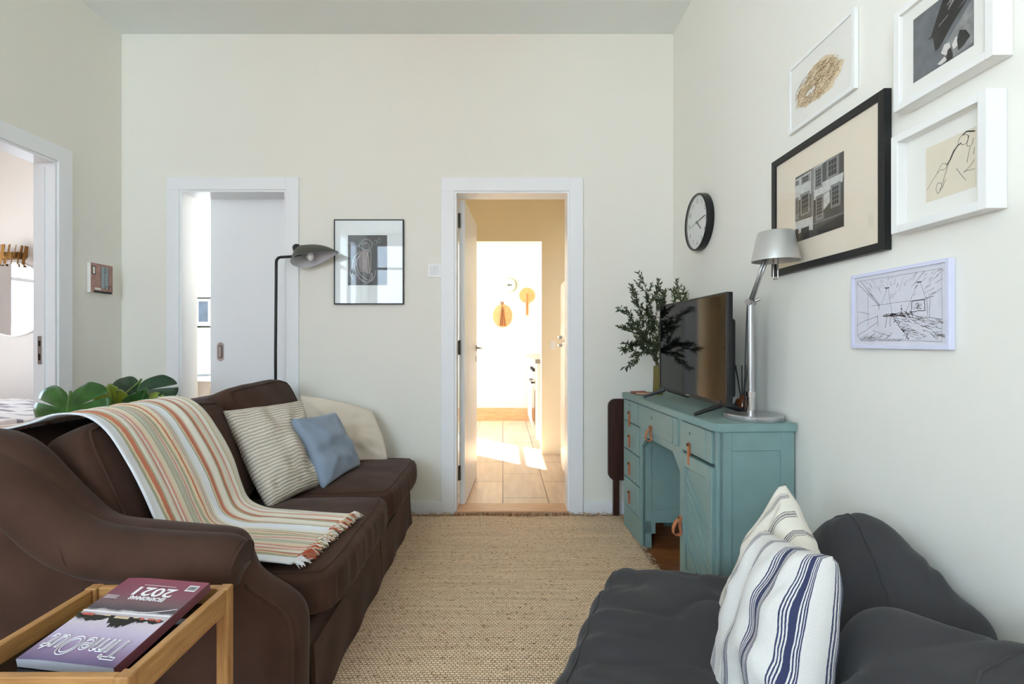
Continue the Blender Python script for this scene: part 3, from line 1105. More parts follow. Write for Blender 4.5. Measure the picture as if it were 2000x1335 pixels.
for k in range(m_):
    t = Vector((1, 0, 0)) if k in (0, m_ - 1) else (Pc[k + 1] - Pc[k - 1]).normalized()
    nn = Vector((-t.y, t.x))       # outward normal in the xz plane
    row = []
    for i in range(n + 1):
        a = i / n
        y = Pl[k].x + (Pl[k].y - Pl[k].x) * a
        s = k / m_
        rip = 0.006 * noise.noise(Vector((a * 9, s * 3, 2))) + 0.0035 * math.sin(a * 40 + 3 * s) * (0.3 + 0.7 * s) + 0.004 * noise.noise(Vector((a * 20, s * 10, 7)))
        if s > 0.72: rip += 0.005 * abs(noise.noise(Vector((a * 12, s * 4, 11)))) * (s - 0.72) / 0.28 * 2
        sk = 0.03 * math.sin(s * 5) * 0
        edge_lift = 0.0
        slant = (0.055 * (0.5 - a)) * max(0, s - 0.9) / 0.1      # the hem runs askew
        x = Pc[k].x + nn.x * rip - slant * 1.0 + (0.02 * noise.noise(Vector((a * 5, 0, 3))) * max(0, s - 0.8))
        z = Pc[k].y + nn.y * rip
        if a < 0.10 and s > 0.45: z -= 0.0
        row.append(Vector((x, y, z)))
    TH.append(row)
vt = [[bm.verts.new(p) for p in r] for r in TH]
vb = [[bm.verts.new(p + Vector((0, 0, 0.0))) for p in r] for r in TH]
bm2 = bm
for v in [x for r in vb for x in r]:
    bm.verts.remove(v)
for k in range(m_ - 1):
    for i in range(n):
        f = bm.faces.new((vt[k][i], vt[k][i + 1], vt[k + 1][i + 1], vt[k + 1][i]))
        for lp, (kk, ii) in zip(f.loops, ((k, i), (k, i + 1), (k + 1, i + 1), (k + 1, i))):
            lp[uvl].uv = (ii / n, kk / m_ * 2.2)
fixn(bm)
def solid(o): 
    md = o.modifiers.new('s', 'SOLIDIFY'); md.thickness = 0.005; md.offset = -1
bm = evaluated(bm, solid)
obj('cloth', bm, M_throw, throw, smooth=True)
random.seed(11)
fr_cols = [mat('fringe_cream', rgb(232, 226, 212), 0.9), mat('fringe_terracotta', rgb(190, 98, 70), 0.9), mat('fringe_olive', rgb(158, 150, 116), 0.9), mat('fringe_white', rgb(236, 236, 236), 0.9), mat('fringe_sand', rgb(216, 190, 150), 0.9)]
bm = B()
NT = 92
for k in range(NT):
    a = (k + 0.5) / NT
    i = min(n, int(a * n)); base = TH[-1][i].lerp(TH[-1][min(n, i + 1)], a * n - int(a * n))
    colr = 3 if a < 0.09 else random.choice([0, 0, 1, 1, 2, 4] if 0.3 < a < 0.95 or a < 0.3 else [0, 3, 4])
    if 0.09 < a < 0.2: colr = random.choice([1, 1, 2])
    for q in range(4):
        L0 = random.uniform(0.03, 0.052)
        dy = random.uniform(-0.014, 0.010); 
        p0 = base + Vector((-0.004, random.uniform(-0.003, 0.003), 0.0))
        p1 = p0 + Vector((L0 * 0.5, dy * 0.5, 0.004 + random.uniform(-0.003, 0.006)))
        p2 = p0 + Vector((L0 * 0.95, dy, -0.006 + random.uniform(-0.008, 0.008)))
        tube(bm, [p0, p1, p2], [0.0018, 0.0016, 0.001], 4, mi=colr)
tag(obj('fringe', bm, fr_cols, throw), kind='stuff')

# ------------------------------------------------------------------ cushions on the sofa
def ribbed(name, c1, c2, n_ribs, rough=0.95):
    m = bpy.data.materials.new(name); m.use_nodes = True
    nt = m.node_tree; N = nt.nodes; L = nt.links
    b = N['Principled BSDF']; b.inputs['Roughness'].default_value = rough; b.inputs['Specular IOR Level'].default_value = 0.1
    uv = N.new('ShaderNodeUVMap')
    nz = N.new('ShaderNodeTexNoise'); nz.inputs['Scale'].default_value = 5; nz.inputs['Detail'].default_value = 3
    L.new(uv.outputs[0], nz.inputs['Vector'])
    se = N.new('ShaderNodeSeparateXYZ'); L.new(uv.outputs[0], se.inputs[0])
    a = N.new('ShaderNodeMath'); a.operation = 'MULTIPLY_ADD'; L.new(nz.outputs['Fac'], a.inputs[0]); a.inputs[1].default_value = 0.035; L.new(se.outputs['Y'], a.inputs[2])
    s = N.new('ShaderNodeMath'); s.operation = 'MULTIPLY'; s.inputs[1].default_value = n_ribs * 2 * PI; L.new(a.outputs[0], s.inputs[0])
    si = N.new('ShaderNodeMath'); si.operation = 'SINE'; L.new(s.outputs[0], si.inputs[0])
    mr = N.new('ShaderNodeMapRange'); mr.inputs[1].default_value = -1; mr.inputs[2].default_value = 0.6; L.new(si.outputs[0], mr.inputs[0])
    fz = N.new('ShaderNodeTexNoise'); fz.inputs['Scale'].default_value = 90; L.new(uv.outputs[0], fz.inputs['Vector'])
    ad = N.new('ShaderNodeMath'); ad.operation = 'MULTIPLY'; L.new(mr.outputs[0], ad.inputs[0])
    f2 = N.new('ShaderNodeMapRange'); f2.inputs[1].default_value = 0.3; f2.inputs[2].default_value = 0.6; f2.inputs[3].default_value = 0.6; L.new(fz.outputs['Fac'], f2.inputs[0])
    L.new(f2.outputs[0], ad.inputs[1])
    mx = N.new('ShaderNodeMixRGB'); mx.inputs[1].default_value = c1; mx.inputs[2].default_value = c2; L.new(ad.outputs[0], mx.inputs[0])
    L.new(mx.outputs[0], b.inputs['Base Color'])
    bp = N.new('ShaderNodeBump'); bp.inputs['Strength'].default_value = 0.7; bp.inputs['Distance'].default_value = 0.004
    L.new(ad.outputs[0], bp.inputs['Height']); L.new(bp.outputs[0], b.inputs['Normal'])
    MATS[name] = m
    return m

def corner_pillow(name, label, cnr, t, m, seed, wr=0.010, lift=0.0, fn=None, group=None, pinch=0.05):
    """pillow through four world corners: TL, TR, BR, BL (w towards the viewer)"""
    TL, TR, BR, BL = [Vector(c) for c in cnr]
    u = ((TR - TL) + (BR - BL)).normalized()
    v0 = ((TL - BL) + (TR - BR)).normalized()
    w = u.cross(v0).normalized()
    def f2(c, a, b, side):
        s = (a + 1) / 2; tt = (b + 1) / 2
        x = a * (1 - pinch * (1 - b * b) * a * a); y = b * (1 - pinch * (1 - a * a) * b * b)
        s = (x + 1) / 2; tt = (y + 1) / 2
        p = BL.lerp(BR, s).lerp(TL.lerp(TR, s), tt)
        p = p + w * (c.z)
        if fn: p = fn(p, a, b, side)
        return p
    bm = pillow(Matrix.Identity(4), 1, 1, t, seed=seed, wr=wr, fn=f2)
    o = obj(name, fixn(bm), m, None, smooth=True)
    tag(o, label, 'cushion', group)
    return o

M_knit = ribbed('ribbed_knit', rgb(178, 166, 150), rgb(232, 224, 212), 34)
M_cream = fabric('cream_boucle', rgb(224, 212, 196), 0.95, weave=260, wstr=0.5, var=0.06)
M_blue = fabric('pale_blue_linen', rgb(144, 158, 176), 0.9, weave=600, wstr=0.3, var=0.08)
corner_pillow('throw_pillow', 'cream pillow slumped against the back wall, behind the pale blue one',
              [(-1.17, 2.80, 0.775), (-0.80, 2.965, 0.665), (-0.675, 2.85, 0.39), (-1.12, 2.72, 0.40)], 0.12, M_cream, 5.2, wr=0.020, pinch=-0.09)
corner_pillow('throw_pillow', 'large cream ribbed knit pillow leaning on the sofa back beside the throw',
              [(-1.215, 2.11, 0.785), (-1.035, 2.50, 0.785), (-0.865, 2.295, 0.40), (-0.955, 1.985, 0.395)], 0.13, M_knit, 2.3, wr=0.022)
corner_pillow('throw_pillow', 'small pale blue linen pillow in front of the other two sofa pillows',
              [(-0.985, 2.27, 0.725), (-0.885, 2.55, 0.715), (-0.765, 2.60, 0.425), (-0.835, 2.26, 0.40)], 0.11, M_blue, 8.1, wr=0.015)

# ------------------------------------------------------------------ floor lamp
fl = thing('floor_lamp', 'tall black floor lamp with a curved shade behind the sofa', 'lamp', (-1.385, 2.97, 0))
bm = B(); lathe(bm, [(0.0, 0), (0.075, 0.0), (0.078, 0.006), (0.07, 0.014), (0.012, 0.02), (0.0, 0.02)], (-1.385, 2.965, 0), 32)
obj('lamp_base', fixn(bm), M_black, fl, smooth=True, angle=40)
bm = B()
path = [(-1.385, 2.965, 0.015), (-1.385, 2.965, 1.0), (-1.381, 2.965, 1.57)]
for k in range(1, 7):
    a = PI / 2 * k / 6
    path.append((-1.381 + 0.03 * (1 - math.cos(a)), 2.965, 1.57 + 0.03 * math.sin(a)))
path += [(-1.26, 2.955, 1.603)]
tube(bm, path, 0.0085, 12)
obj('pole', bm, M_black, fl, smooth=True)
# shade: lopsided shell, beak to the right
M_shade = mat('dark_olive_lacquer', rgb(74, 76, 68), 0.45)
M_shin = mat('shade_inside_grey', rgb(196, 198, 204), 0.5)
sh_n = 40
def shade_pt(ph, s, off=0.0):
    """s = 0 crown .. 1 rim; ph = 0 toward the beak"""
    ca, sa = math.cos(ph), math.sin(ph)
    rx = 0.205 if ca > 0 else 0.082
    k = (1 - (1 - s) ** 2) ** 0.5 if s < 1 else 1
    pwr = 1.0 + 0.9 * max(0, ca) ** 4
    x = rx * ca * s ** (0.92) if ca > 0 else rx * ca * s ** 0.8
    y = 0.085 * sa * s ** 0.8 * (1 - 0.42 * max(0, ca))
    z = 0.098 * (1 - s ** 2.1)
    return Vector((x * (1 - off), y * (1 - off), z - off * 0.03))
Msh = Matrix.Translation((-1.19, 2.93, 1.572)) @ Matrix.Rotation(math.radians(-15), 4, 'Y') @ Matrix.Rotation(math.radians(-17), 4, 'X')
def shade_bm(off, flip):
    bm = B()
    R = []
    for j in range(1, 15):
        s = j / 14
        R.append([Msh @ shade_pt(2 * PI * k / sh_n, s, off) for k in range(sh_n)])
    rings(bm, R, cap0=True, cap1=False)
    fixn(bm)
    return bm
so = obj('lamp_shade', shade_bm(0, 0), M_shade, fl, smooth=True)
si_ = obj('shade_lining', shade_bm(0.03, 1), M_shin, so, smooth=True)
bm = B()
c = Msh @ Vector((-0.028, 0, 0.06)); ax = (Msh.to_3x3() @ Vector((-0.28, 0, 1))).normalized()
tube(bm, [c, c + ax * 0.02, c + ax * 0.052, c + ax * 0.062, c + ax * 0.065], [0.026, 0.028, 0.024, 0.016, 0.004], 20)
obj('lamp_socket', bm, M_black, fl, smooth=True)
bm = B(); lathe(bm, [(0.0, -0.034), (0.012, -0.03), (0.021, -0.014), (0.021, 0.0), (0.014, 0.018), (0.012, 0.035), (0.0, 0.035)], Msh @ Vector((0.035, 0, 0.028)), 20)
obj('bulb', fixn(bm), mat('opal_bulb', rgb(235, 235, 232), 0.2), fl, smooth=True)
bm = B(); tube(bm, [(-1.262, 2.955, 1.603), Msh @ Vector((-0.05, 0, 0.05))], 0.006, 8)
obj('swivel', bm, M_black, fl, smooth=True)

# ------------------------------------------------------------------ monstera
M_leaf = mat('monstera_leaf', rgb(48, 92, 36), 0.35, spec=0.5, var=0.35, vscale=14)
M_leaf2 = mat('monstera_dark_leaf', rgb(38, 66, 42), 0.38, spec=0.5, var=0.3, vscale=14)
M_leaf3 = mat('monstera_young_leaf', rgb(128, 146, 52), 0.4, spec=0.5, var=0.25, vscale=14)
M_stem = mat('plant_stem', rgb(96, 120, 60), 0.5)
M_pot = mat('terracotta_pot', rgb(176, 112, 84), 0.8, var=0.1)
M_soil = mat('potting_soil', rgb(58, 42, 32), 1.0, bump=0.8, bscale=80, bdist=0.01)
mon = thing('monstera_plant', 'potted plant with split green leaves behind the sofa by the bedroom doorway', 'plant', (-2.02, 2.35, 0))
bm = B(); lathe(bm, [(0.0, 0), (0.10, 0), (0.135, 0.24), (0.145, 0.24), (0.147, 0.27), (0.13, 0.27), (0.125, 0.23), (0.0, 0.23)], (-2.02, 2.35, 0), 32)
obj('pot', fixn(bm), M_pot, mon, smooth=True, angle=40)
bm = B(); lathe(bm, [(0.0, 0.228), (0.126, 0.232), (0.1, 0.245), (0.0, 0.25)], (-2.02, 2.35, 0), 24)
obj('soil', fixn(bm), M_soil, mon, smooth=True)

def leaf(name, base, d, n_, size, m, slits=5, droop=0.12, seed=1, fold=0.12, width=1.0):
    """heart shaped split leaf: base = where the stalk joins, d = towards the tip, n_ = face normal"""
    d = Vector(d).normalized(); n_ = Vector(n_); n_ = (n_ - d * n_.dot(d)).normalized(); s_ = d.cross(n_)
    K = 240; RN = 9
    rnd = random.Random(seed)
    sl = []
    for k in range(slits):
        for sg in (1, -1):
            sl.append((sg * (0.5 + k * (1.85 / slits) + rnd.uniform(-0.05, 0.05)), rnd.uniform(0.30, 0.42), rnd.uniform(0.026, 0.04)))
    bm = B()
    cen = 0.30
    def Rr(th):       # th measured from the tip direction
        a = abs(th)
        r = 0.70 - 0.03 * math.cos(a) - 0.10 * math.cos(2 * a) + 0.07 * math.cos(3 * a)
        r += 0.06 * math.exp(-(a / 0.18) ** 2)
        if a > 2.5: r *= 1 - 0.62 * ((a - 2.5) / (PI - 2.5)) ** 1.6
        for (ph, dp, wd) in sl:
            x = (th - ph) / wd
            r *= 1 - (1 - dp) * math.exp(-(x ** 4))
        return r * 0.72
    rows = []
    for k in range(K):
        th = -PI + 2 * PI * k / K
        R_ = Rr(th)
        row = []
        for j in range(1, RN + 1):
            r = R_ * j / RN
            x = cen + r * math.cos(th); y = r * math.sin(th) * width
            z = fold * abs(y) - droop * (x ** 2) * 1.4 - 0.20 * y * y + 0.02 * math.sin(th * 12) * r
            row.append(bm.verts.new(Vector(base) + (d * x + s_ * y + n_ * z) * size))
        rows.append(row)
    c0 = bm.verts.new(Vector(base) + (d * cen - n_ * droop * cen ** 2) * size)
    for k in range(K):
        a = rows[k]; b = rows[(k + 1) % K]
        bm.faces.new((c0, a[0], b[0]))
        for j in range(RN - 1):
            bm.faces.new((a[j], a[j + 1], b[j + 1], b[j]))
    fixn(bm)
    def sol(o):
        md = o.modifiers.new('s', 'SOLIDIFY'); md.thickness = 0.0012
    bm = evaluated(bm, sol)
    lf_ = obj(name, bm, m, mon, smooth=True)
    bm = B()
    pts = []
    for k in range(8):
        x = 0.02 + 0.78 * k / 7
        pts.append(Vector(base) + (d * x + n_ * (-droop * x * x * 1.4 + 0.006)) * size)
    tube(bm, pts, [0.0035, 0.0032, 0.003, 0.0026, 0.0022, 0.0018, 0.0014, 0.0008], 6)
    obj('midrib', bm, MATS['plant_stem'], lf_, smooth=True)
    # stalk
    root = Vector((-2.02 + rnd.uniform(-0.03, 0.03), 2.35 + rnd.uniform(-0.03, 0.03), 0.23))
    b0 = Vector(base)
    mid = root.lerp(b0, 0.55) + Vector((0, 0, 0.14))
    bm = B(); tube(bm, smooth_path([root, mid, b0 - d * 0.0], 8), 0.0055, 8)
    obj('leaf_stalk', bm, MATS['plant_stem'], mon, smooth=True)

leaf('leaf', (-2.045, 2.30, 0.852), (0.06, -0.25, -0.95), (-0.12, -0.97, 0.25), 0.30, M_leaf, 4, 0.05, seed=4, fold=0.04, width=1.12)
leaf('leaf', (-1.93, 2.60, 0.885), (0.10, -0.55, -0.75), (0.1, -0.80, 0.60), 0.27, M_leaf2, 4, 0.22, seed=9, fold=-0.10, width=1.1)
leaf('leaf', (-1.98, 2.50, 0.70), (0.0, -0.2, 0.6), (0.3, -0.9, 0.1), 0.22, M_leaf3, 2, 0.1, seed=12, fold=0.3, width=0.75)
leaf('leaf', (-1.90, 2.50, 0.68), (0.45, -0.2, 0.85), (0.2, -0.95, 0.2), 0.24, M_leaf, 2, 0.1, seed=15, fold=0.4, width=0.55)
leaf('leaf', (-1.86, 2.46, 0.76), (0.7, -0.2, -0.3), (0.1, -0.7, 0.7), 0.2, M_leaf3, 3, 0.15, seed=18, fold=0.1)
leaf('leaf', (-2.15, 2.45, 0.62), (-0.5, 0.1, -0.3), (-0.1, -0.4, 0.9), 0.26, M_leaf2, 4, 0.15, seed=21, fold=0.1)

# ------------------------------------------------------------------ side table with glass tray top
M_bam = wood('bamboo', rgb(160, 112, 62), rgb(196, 148, 92), 'X', 9, 10, 0.4)
M_bamy = wood('bamboo_rail', rgb(160, 112, 62), rgb(196, 148, 92), 'Y', 9, 10, 0.4)
M_bamz = wood('bamboo_leg', rgb(156, 108, 60), rgb(192, 144, 90), 'Z', 9, 10, 0.4)
TX0, TX1, TY0, TY1, TZ = -0.955, -0.628, 0.815, 1.135, 0.52
stb = thing('side_table', 'small bamboo side table with a dark glass top sunk in its frame', 'side table', ((TX0 + TX1) / 2, (TY0 + TY1) / 2, 0))
lw = 0.026
for (x, y) in ((TX0, TY0), (TX1 - lw, TY0), (TX0, TY1 - lw), (TX1 - lw, TY1 - lw)):
    bm = B(); box(bm, x, x + lw, y, y + lw, 0, TZ, 0.002, 1)
    obj('leg', bm, M_bamz, stb)
for (a, b, c, d, mm) in ((TX0 + lw, TX1 - lw, TY0 + 0.003, TY0 + 0.019, M_bam), (TX0 + lw, TX1 - lw, TY1 - 0.019, TY1 - 0.003, M_bam),
                         (TX0 + 0.003, TX0 + 0.019, TY0 + lw, TY1 - lw, M_bamy), (TX1 - 0.019, TX1 - 0.003, TY0 + lw, TY1 - lw, M_bamy)):
    bm = B(); box(bm, a, b, c, d, TZ - 0.056, TZ - 0.001, 0.002, 1)
    obj('rail', bm, mm, stb)
bm = B(); box(bm, TX0 + 0.0195, TX1 - 0.0195, TY0 + 0.0195, TY1 - 0.0195, TZ - 0.042, TZ - 0.037)
obj('glass_top', bm, mat('smoked_glass', rgb(14, 14, 16), 0.06, spec=0.5), stb)
for z in (0.12,):
    for (a, b, c, d, mm) in ((TX0 + lw, TX1 - lw, TY0 + 0.005, TY0 + 0.021, M_bam), (TX0 + lw, TX1 - lw, TY1 - 0.021, TY1 - 0.005, M_bam)):
        bm = B(); box(bm, a, b, c, d, z, z + 0.03, 0.002, 1)
        obj('stretcher', bm, mm, stb)

# ------------------------------------------------------------------ magazine
def mag_mat():
    m = bpy.data.materials.new('magazine_cover'); m.use_nodes = True
    nt = m.node_tree; N = nt.nodes; L = nt.links
    b = N['Principled BSDF']; b.inputs['Roughness'].default_value = 0.3
    uv = N.new('ShaderNodeUVMap'); se = N.new('ShaderNodeSeparateXYZ'); L.new(uv.outputs[0], se.inputs[0])
    # v = 1 at the masthead (near the viewer), 0 at the far end
    r = N.new('ShaderNodeValToRGB'); el = r.color_ramp.elements
    el[0].position = 0.0; el[0].color = rgb(140, 62, 84)
    el[1].position = 1.0; el[1].color = rgb(96, 84, 122)
    for p, c in ((0.2, rgb(128, 72, 88)), (0.33, rgb(112, 88, 92)), (0.42, rgb(72, 66, 74)), (0.45, rgb(196, 186, 190)), (0.50, rgb(200, 190, 196)), (0.58, rgb(206, 194, 206)), (0.70, rgb(188, 176, 202)), (0.88, rgb(140, 118, 150))):
        x = el.new(p); x.color = c
    nz = N.new('ShaderNodeTexNoise'); nz.inputs['Scale'].default_value = 6; nz.inputs['Detail'].default_value = 6; L.new(uv.outputs[0], nz.inputs['Vector'])
    a = N.new('ShaderNodeMath'); a.operation = 'MULTIPLY_ADD'; L.new(nz.outputs['Fac'], a.inputs[0]); a.inputs[1].default_value = 0.08; L.new(se.outputs['Y'], a.inputs[2])
    s = N.new('ShaderNodeMath'); s.operation = 'SUBTRACT'; s.inputs[1].default_value = 0.04; L.new(a.outputs[0], s.inputs[0])
    L.new(s.outputs[0], r.inputs[0]); L.new(r.outputs[0], b.inputs['Base Color'])
    return m
MW, ML_ = 0.207, 0.232
mag = thing('magazine', 'thick travel magazine with a pink and lilac cover on the glass side table', 'magazine', (-0.782, 0.985, TZ - 0.037))
th0 = math.radians(-8.5)
Zn, Zf = TZ - 0.036, TZ + 0.004          # bottom of the near and far ends
ux = Vector((math.cos(th0), math.sin(th0), 0)); uy = Vector((-math.sin(th0), math.cos(th0), (Zf - Zn) / ML_)).normalized()
# reading frame: turned by 180 degrees, masthead near the viewer
cen = Vector((-0.776, 0.995, (Zn + Zf) / 2))
Mg = plane_M(cen, -ux, -uy)
T = 0.020
bm = B(); uvl = uv_new(bm)
nu, nv = 20, 10
def mz(a): return T - 0.004 * (1 - math.sin(min(1, (1 - a) * 3) * PI / 2)) 
top = [[bm.verts.new(Mg @ Vector(((a / nu - 0.5) * MW, (b / nv - 0.5) * ML_, mz(a / nu) + 0.0004))) for b in range(nv + 1)] for a in range(nu + 1)]
for a in range(nu):
    for b in range(nv):
        f = bm.faces.new((top[a][b], top[a + 1][b], top[a + 1][b + 1], top[a][b + 1]))
        for lp, (i, j) in zip(f.loops, ((a, b), (a + 1, b), (a + 1, b + 1), (a, b + 1))):
            lp[uvl].uv = (i / nu, j / nv)
obj('cover', bm, mag_mat(), mag, smooth=True)
bm = B()
pr = [(-0.5 * MW, 0.0)] + [((a / nu - 0.5) * MW, mz(a / nu)) for a in range(nu + 1)] + [(0.5 * MW, 0.0)]
ringsA = [[Mg @ Vector((x, y, z)) for (x, z) in pr] for y in (-ML_ / 2, ML_ / 2)]
rings(bm, ringsA)
obj('pages', fixn(bm), mat('page_edges', rgb(206, 210, 224), 0.7, bump=0.3, bscale=300), mag)
bm = B(); mbox(bm, Mg, -MW / 2 - 0.0008, -MW / 2, -ML_ / 2, ML_ / 2, 0, T + 0.0004)
obj('spine', bm, mat('spine_print', rgb(120, 74, 84), 0.4), mag)
# landscape on the cover: trees hanging dark against the sky, roofs, water
M_ctree = mat('print_dark', rgb(28, 28, 22), 0.35); M_croof = mat('print_roof', rgb(196, 92, 78), 0.35); M_cbld = mat('print_wall', rgb(214, 190, 160), 0.35); M_cwhite = mat('print_white', rgb(238, 236, 238), 0.4)
rnd = random.Random(5)
bm = B()
def crown(u0, u1, vb, vt, seed):
    r = random.Random(seed); pts = [(u0, vb)]
    k = 26
    for i in range(k + 1):
        a = i / k
        env = math.sin(a * PI) ** 0.6
        pts.append((u0 + (u1 - u0) * a, vb + (vt - vb) * env * r.uniform(0.75, 1.05)))
    pts.append((u1, vb))
    return pts
v_ = lambda f: (f - 0.5) * ML_
u_ = lambda f: (f - 0.5) * MW
for (a, b, c, d, s_) in ((0.28, 0.62, 0.50, 0.64, 1), (0.60, 0.95, 0.51, 0.585, 2), (0.02, 0.20, 0.51, 0.56, 3), (0.18, 0.32, 0.515, 0.56, 4), (0.84, 0.99, 0.505, 0.57, 6)):
    P_ = crown(u_(a), u_(b), v_(c), v_(d), s_)
    mid = (u_((a + b) / 2), v_(c))
    for p_, q_ in zip(P_[:-1], P_[1:]):
        patch(bm, [mid, p_, q_], Mg, T + 0.0010)
bm_t = bm
obj('tree_print', fixn(bm_t), M_ctree, mag)
bm = B()
for (a, b, c, d) in ((0.80, 0.93, 0.50, 0.525), (0.12, 0.2, 0.50, 0.52), (0.05, 0.1, 0.5, 0.53), (0.24, 0.28, 0.5, 0.525)):
    rect(bm, u_(a), u_(b), v_(c), v_(d), Mg, T + 0.0014)
obj('red_print_areas', bm, M_croof, mag)
bm = B()
for (a, b, c, d) in ((0.40, 0.56, 0.505, 0.53), (0.62, 0.68, 0.50, 0.515), (0.3, 0.36, 0.50, 0.512), (0.72, 0.76, 0.5, 0.512)):
    rect(bm, u_(a), u_(b), v_(c), v_(d), Mg, T + 0.0014)
obj('wall_print', bm, M_cbld, mag)
bm = B(); ribbon(bm, [(u_(0.02), v_(0.455)), (u_(0.3), v_(0.465)), (u_(0.6), v_(0.47)), (u_(0.97), v_(0.472))], 0.004, Mg, T + 0.0014)
ribbon(bm, [(u_(0.02), v_(0.37)), (u_(0.12), v_(0.40)), (u_(0.3), v_(0.44)), (u_(0.55), v_(0.45))], 0.002, Mg, T + 0.0014)
obj('quay_print', bm, M_cwhite, mag)
Mt = Mg @ Matrix.Translation((0, v_(0.845), T + 0.0016))
bm = text_bm('TimeOut', 0.05, Mt, outline=0.0008, fit=(MW * 0.84, 0.047), shear=0.15)
obj('masthead_text', bm, M_cwhite, mag)
Mt = Mg @ Matrix.Translation((u_(0.47), v_(0.275), T + 0.0012))
bm = text_bm('ESCAPADINHAS', 0.02, Mt, fit=(0.084, 0.0115), bold=0.001)
obj('headline_text', bm, M_cwhite, mag)
Mt = Mg @ Matrix.Translation((u_(0.47), v_(0.185), T + 0.0012))
bm = text_bm('2021', 0.04, Mt, fit=(0.094, 0.027), bold=0.001)
obj('year_text', bm, M_cwhite, mag)
bm = B()
for k in range(3):
    for j in range(1 if k else 1):
        ribbon(bm, [(u_(0.80), v_(0.30) - k * 0.004), (u_(0.95), v_(0.30) - k * 0.004)], 0.0013, Mg, T + 0.0012)
ribbon(bm, [(u_(0.3), v_(0.10)), (u_(0.68), v_(0.10))], 0.0013, Mg, T + 0.0012)
obj('small_print', bm, M_cwhite, mag)
bm = B(); rect(bm, u_(0.05), u_(0.17), v_(0.06), v_(0.14), Mg, T + 0.0012)
obj('price_box', bm, M_cwhite, mag)
bm = B()
for k in range(14):
    ribbon(bm, [(u_(0.065 + k * 0.0068), v_(0.075)), (u_(0.065 + k * 0.0068), v_(0.125))], 0.0005 + 0.0004 * (k % 3 == 0), Mg, T + 0.0016)
obj('barcode_lines', bm, M_ctree, mag)

# ------------------------------------------------------------------ desk
M_teal = mat('teal_paint', rgb(128, 155, 152), 0.42, spec=0.4, var=0.05, vscale=9, bump=0.1, bscale=30)
M_dark = mat('dark_gap', rgb(24, 28, 28), 0.9)
M_leather = mat('tan_leather', rgb(186, 118, 80), 0.55, spec=0.3, var=0.12, vscale=30)
M_brass = mat('aged_brass', rgb(120, 92, 60), 0.35, metal=0.9)
DO = Vector((0.712, 2.862, 0)); DN = Vector((0.775, 1.757, 0))
dd = (DN - DO); DL_ = dd.length; rz = math.atan2(dd.y, dd.x)
desk = thing('desk', 'teal painted wooden kneehole desk with leather pulls along the right wall', 'desk', DO, rz)
DD = 0.293; DH = 0.788
def dbox(bm, a0, a1, b0, b1, z0, z1, bev=0.0015, mi=0):
    box(bm, a0, a1, b0, b1, z0, z1, bev, 1, mi)
bm = B(); prism(bm, [(-0.012, 0.0), (0.012, -0.014), (DL_ - 0.012, -0.014), (DL_ + 0.010, -0.002), (DL_ + 0.010, DD), (-0.012, DD)], Matrix.Identity(4), DH - 0.03, DH)
fixn(bm); bmesh.ops.bevel(bm, geom=bm.edges[:], offset=0.003, segments=2, affect='EDGES')
obj('desktop', bm, M_teal, desk, world=False, smooth=True, angle=35)
PA, PB, PC, PD = 0.0, 0.305, 0.79, DL_
def carcass(a0, a1, name):
    """pedestal: framed side panels, back, bottom, feet"""
    bm = B()
    z0 = 0.13
    for (s0, s1) in ((a0, a0 + 0.018), (a1 - 0.018, a1)):
        # stiles, rails, sunk panel
        dbox(bm, s0, s1, 0.008, 0.055, 0, DH - 0.031)
        dbox(bm, s0, s1, DD - 0.055, DD - 0.004, 0, DH - 0.031)
        dbox(bm, s0, s1, 0.055, DD - 0.055, DH - 0.10, DH - 0.031)
        dbox(bm, s0, s1, 0.055, DD - 0.055, z0, z0 + 0.07)
        dbox(bm, s0 + 0.005, s1 - 0.005, 0.055, DD - 0.055, z0 + 0.07, DH - 0.10, 0)
    dbox(bm, a0 + 0.018, a1 - 0.018, DD - 0.016, DD - 0.006, z0, DH - 0.031, 0)
    dbox(bm, a0 + 0.018, a1 - 0.018, 0.01, DD - 0.016, z0, z0 + 0.012, 0)
    # front face frame: bottom rail with stepped feet
    dbox(bm, a0, a1, 0.0, 0.022, 0.0, 0.142)
    dbox(bm, a1 - 0.018, a1, 0.022, 0.075, 0.075, 0.14, 0)
    dbox(bm, a0, a0 + 0.018, 0.022, 0.075, 0.075, 0.14, 0)
    dbox(bm, a0 - 0.0, a0 + 0.02, 0.0, 0.022, 0.14, DH - 0.031)
    dbox(bm, a1 - 0.02, a1, 0.0, 0.022, 0.14, DH - 0.031)
    dbox(bm, a0 + 0.02, a1 - 0.02, 0.03, 0.04, 0.14, DH - 0.031, 0)
    return obj(name, bm, M_teal, desk, world=False)
carcass(PA, PB, 'pedestal')
carcass(PC, PD, 'pedestal')
# apron over the kneehole with clipped corners, back panel of the kneehole
bm = B()
Md = Matrix(((1, 0, 0, 0), (0, 0, 1, 0), (0, 1, 0, 0), (0, 0, 0, 1)))
prism(bm, [(PB, DH - 0.031), (PB, 0.535), (PB + 0.012, 0.545), (PB + 0.075, 0.598), (PC - 0.085, 0.598), (PC - 0.012, 0.535), (PC, 0.52), (PC, DH - 0.031)], Md, 0.001, 0.018)
obj('apron', fixn(bm), M_teal, desk, world=False)
bm = B(); dbox(bm, PB, PC, DD - 0.02, DD - 0.008, 0.45, DH - 0.031, 0)
obj('back_rail', bm, M_teal, desk, world=False)

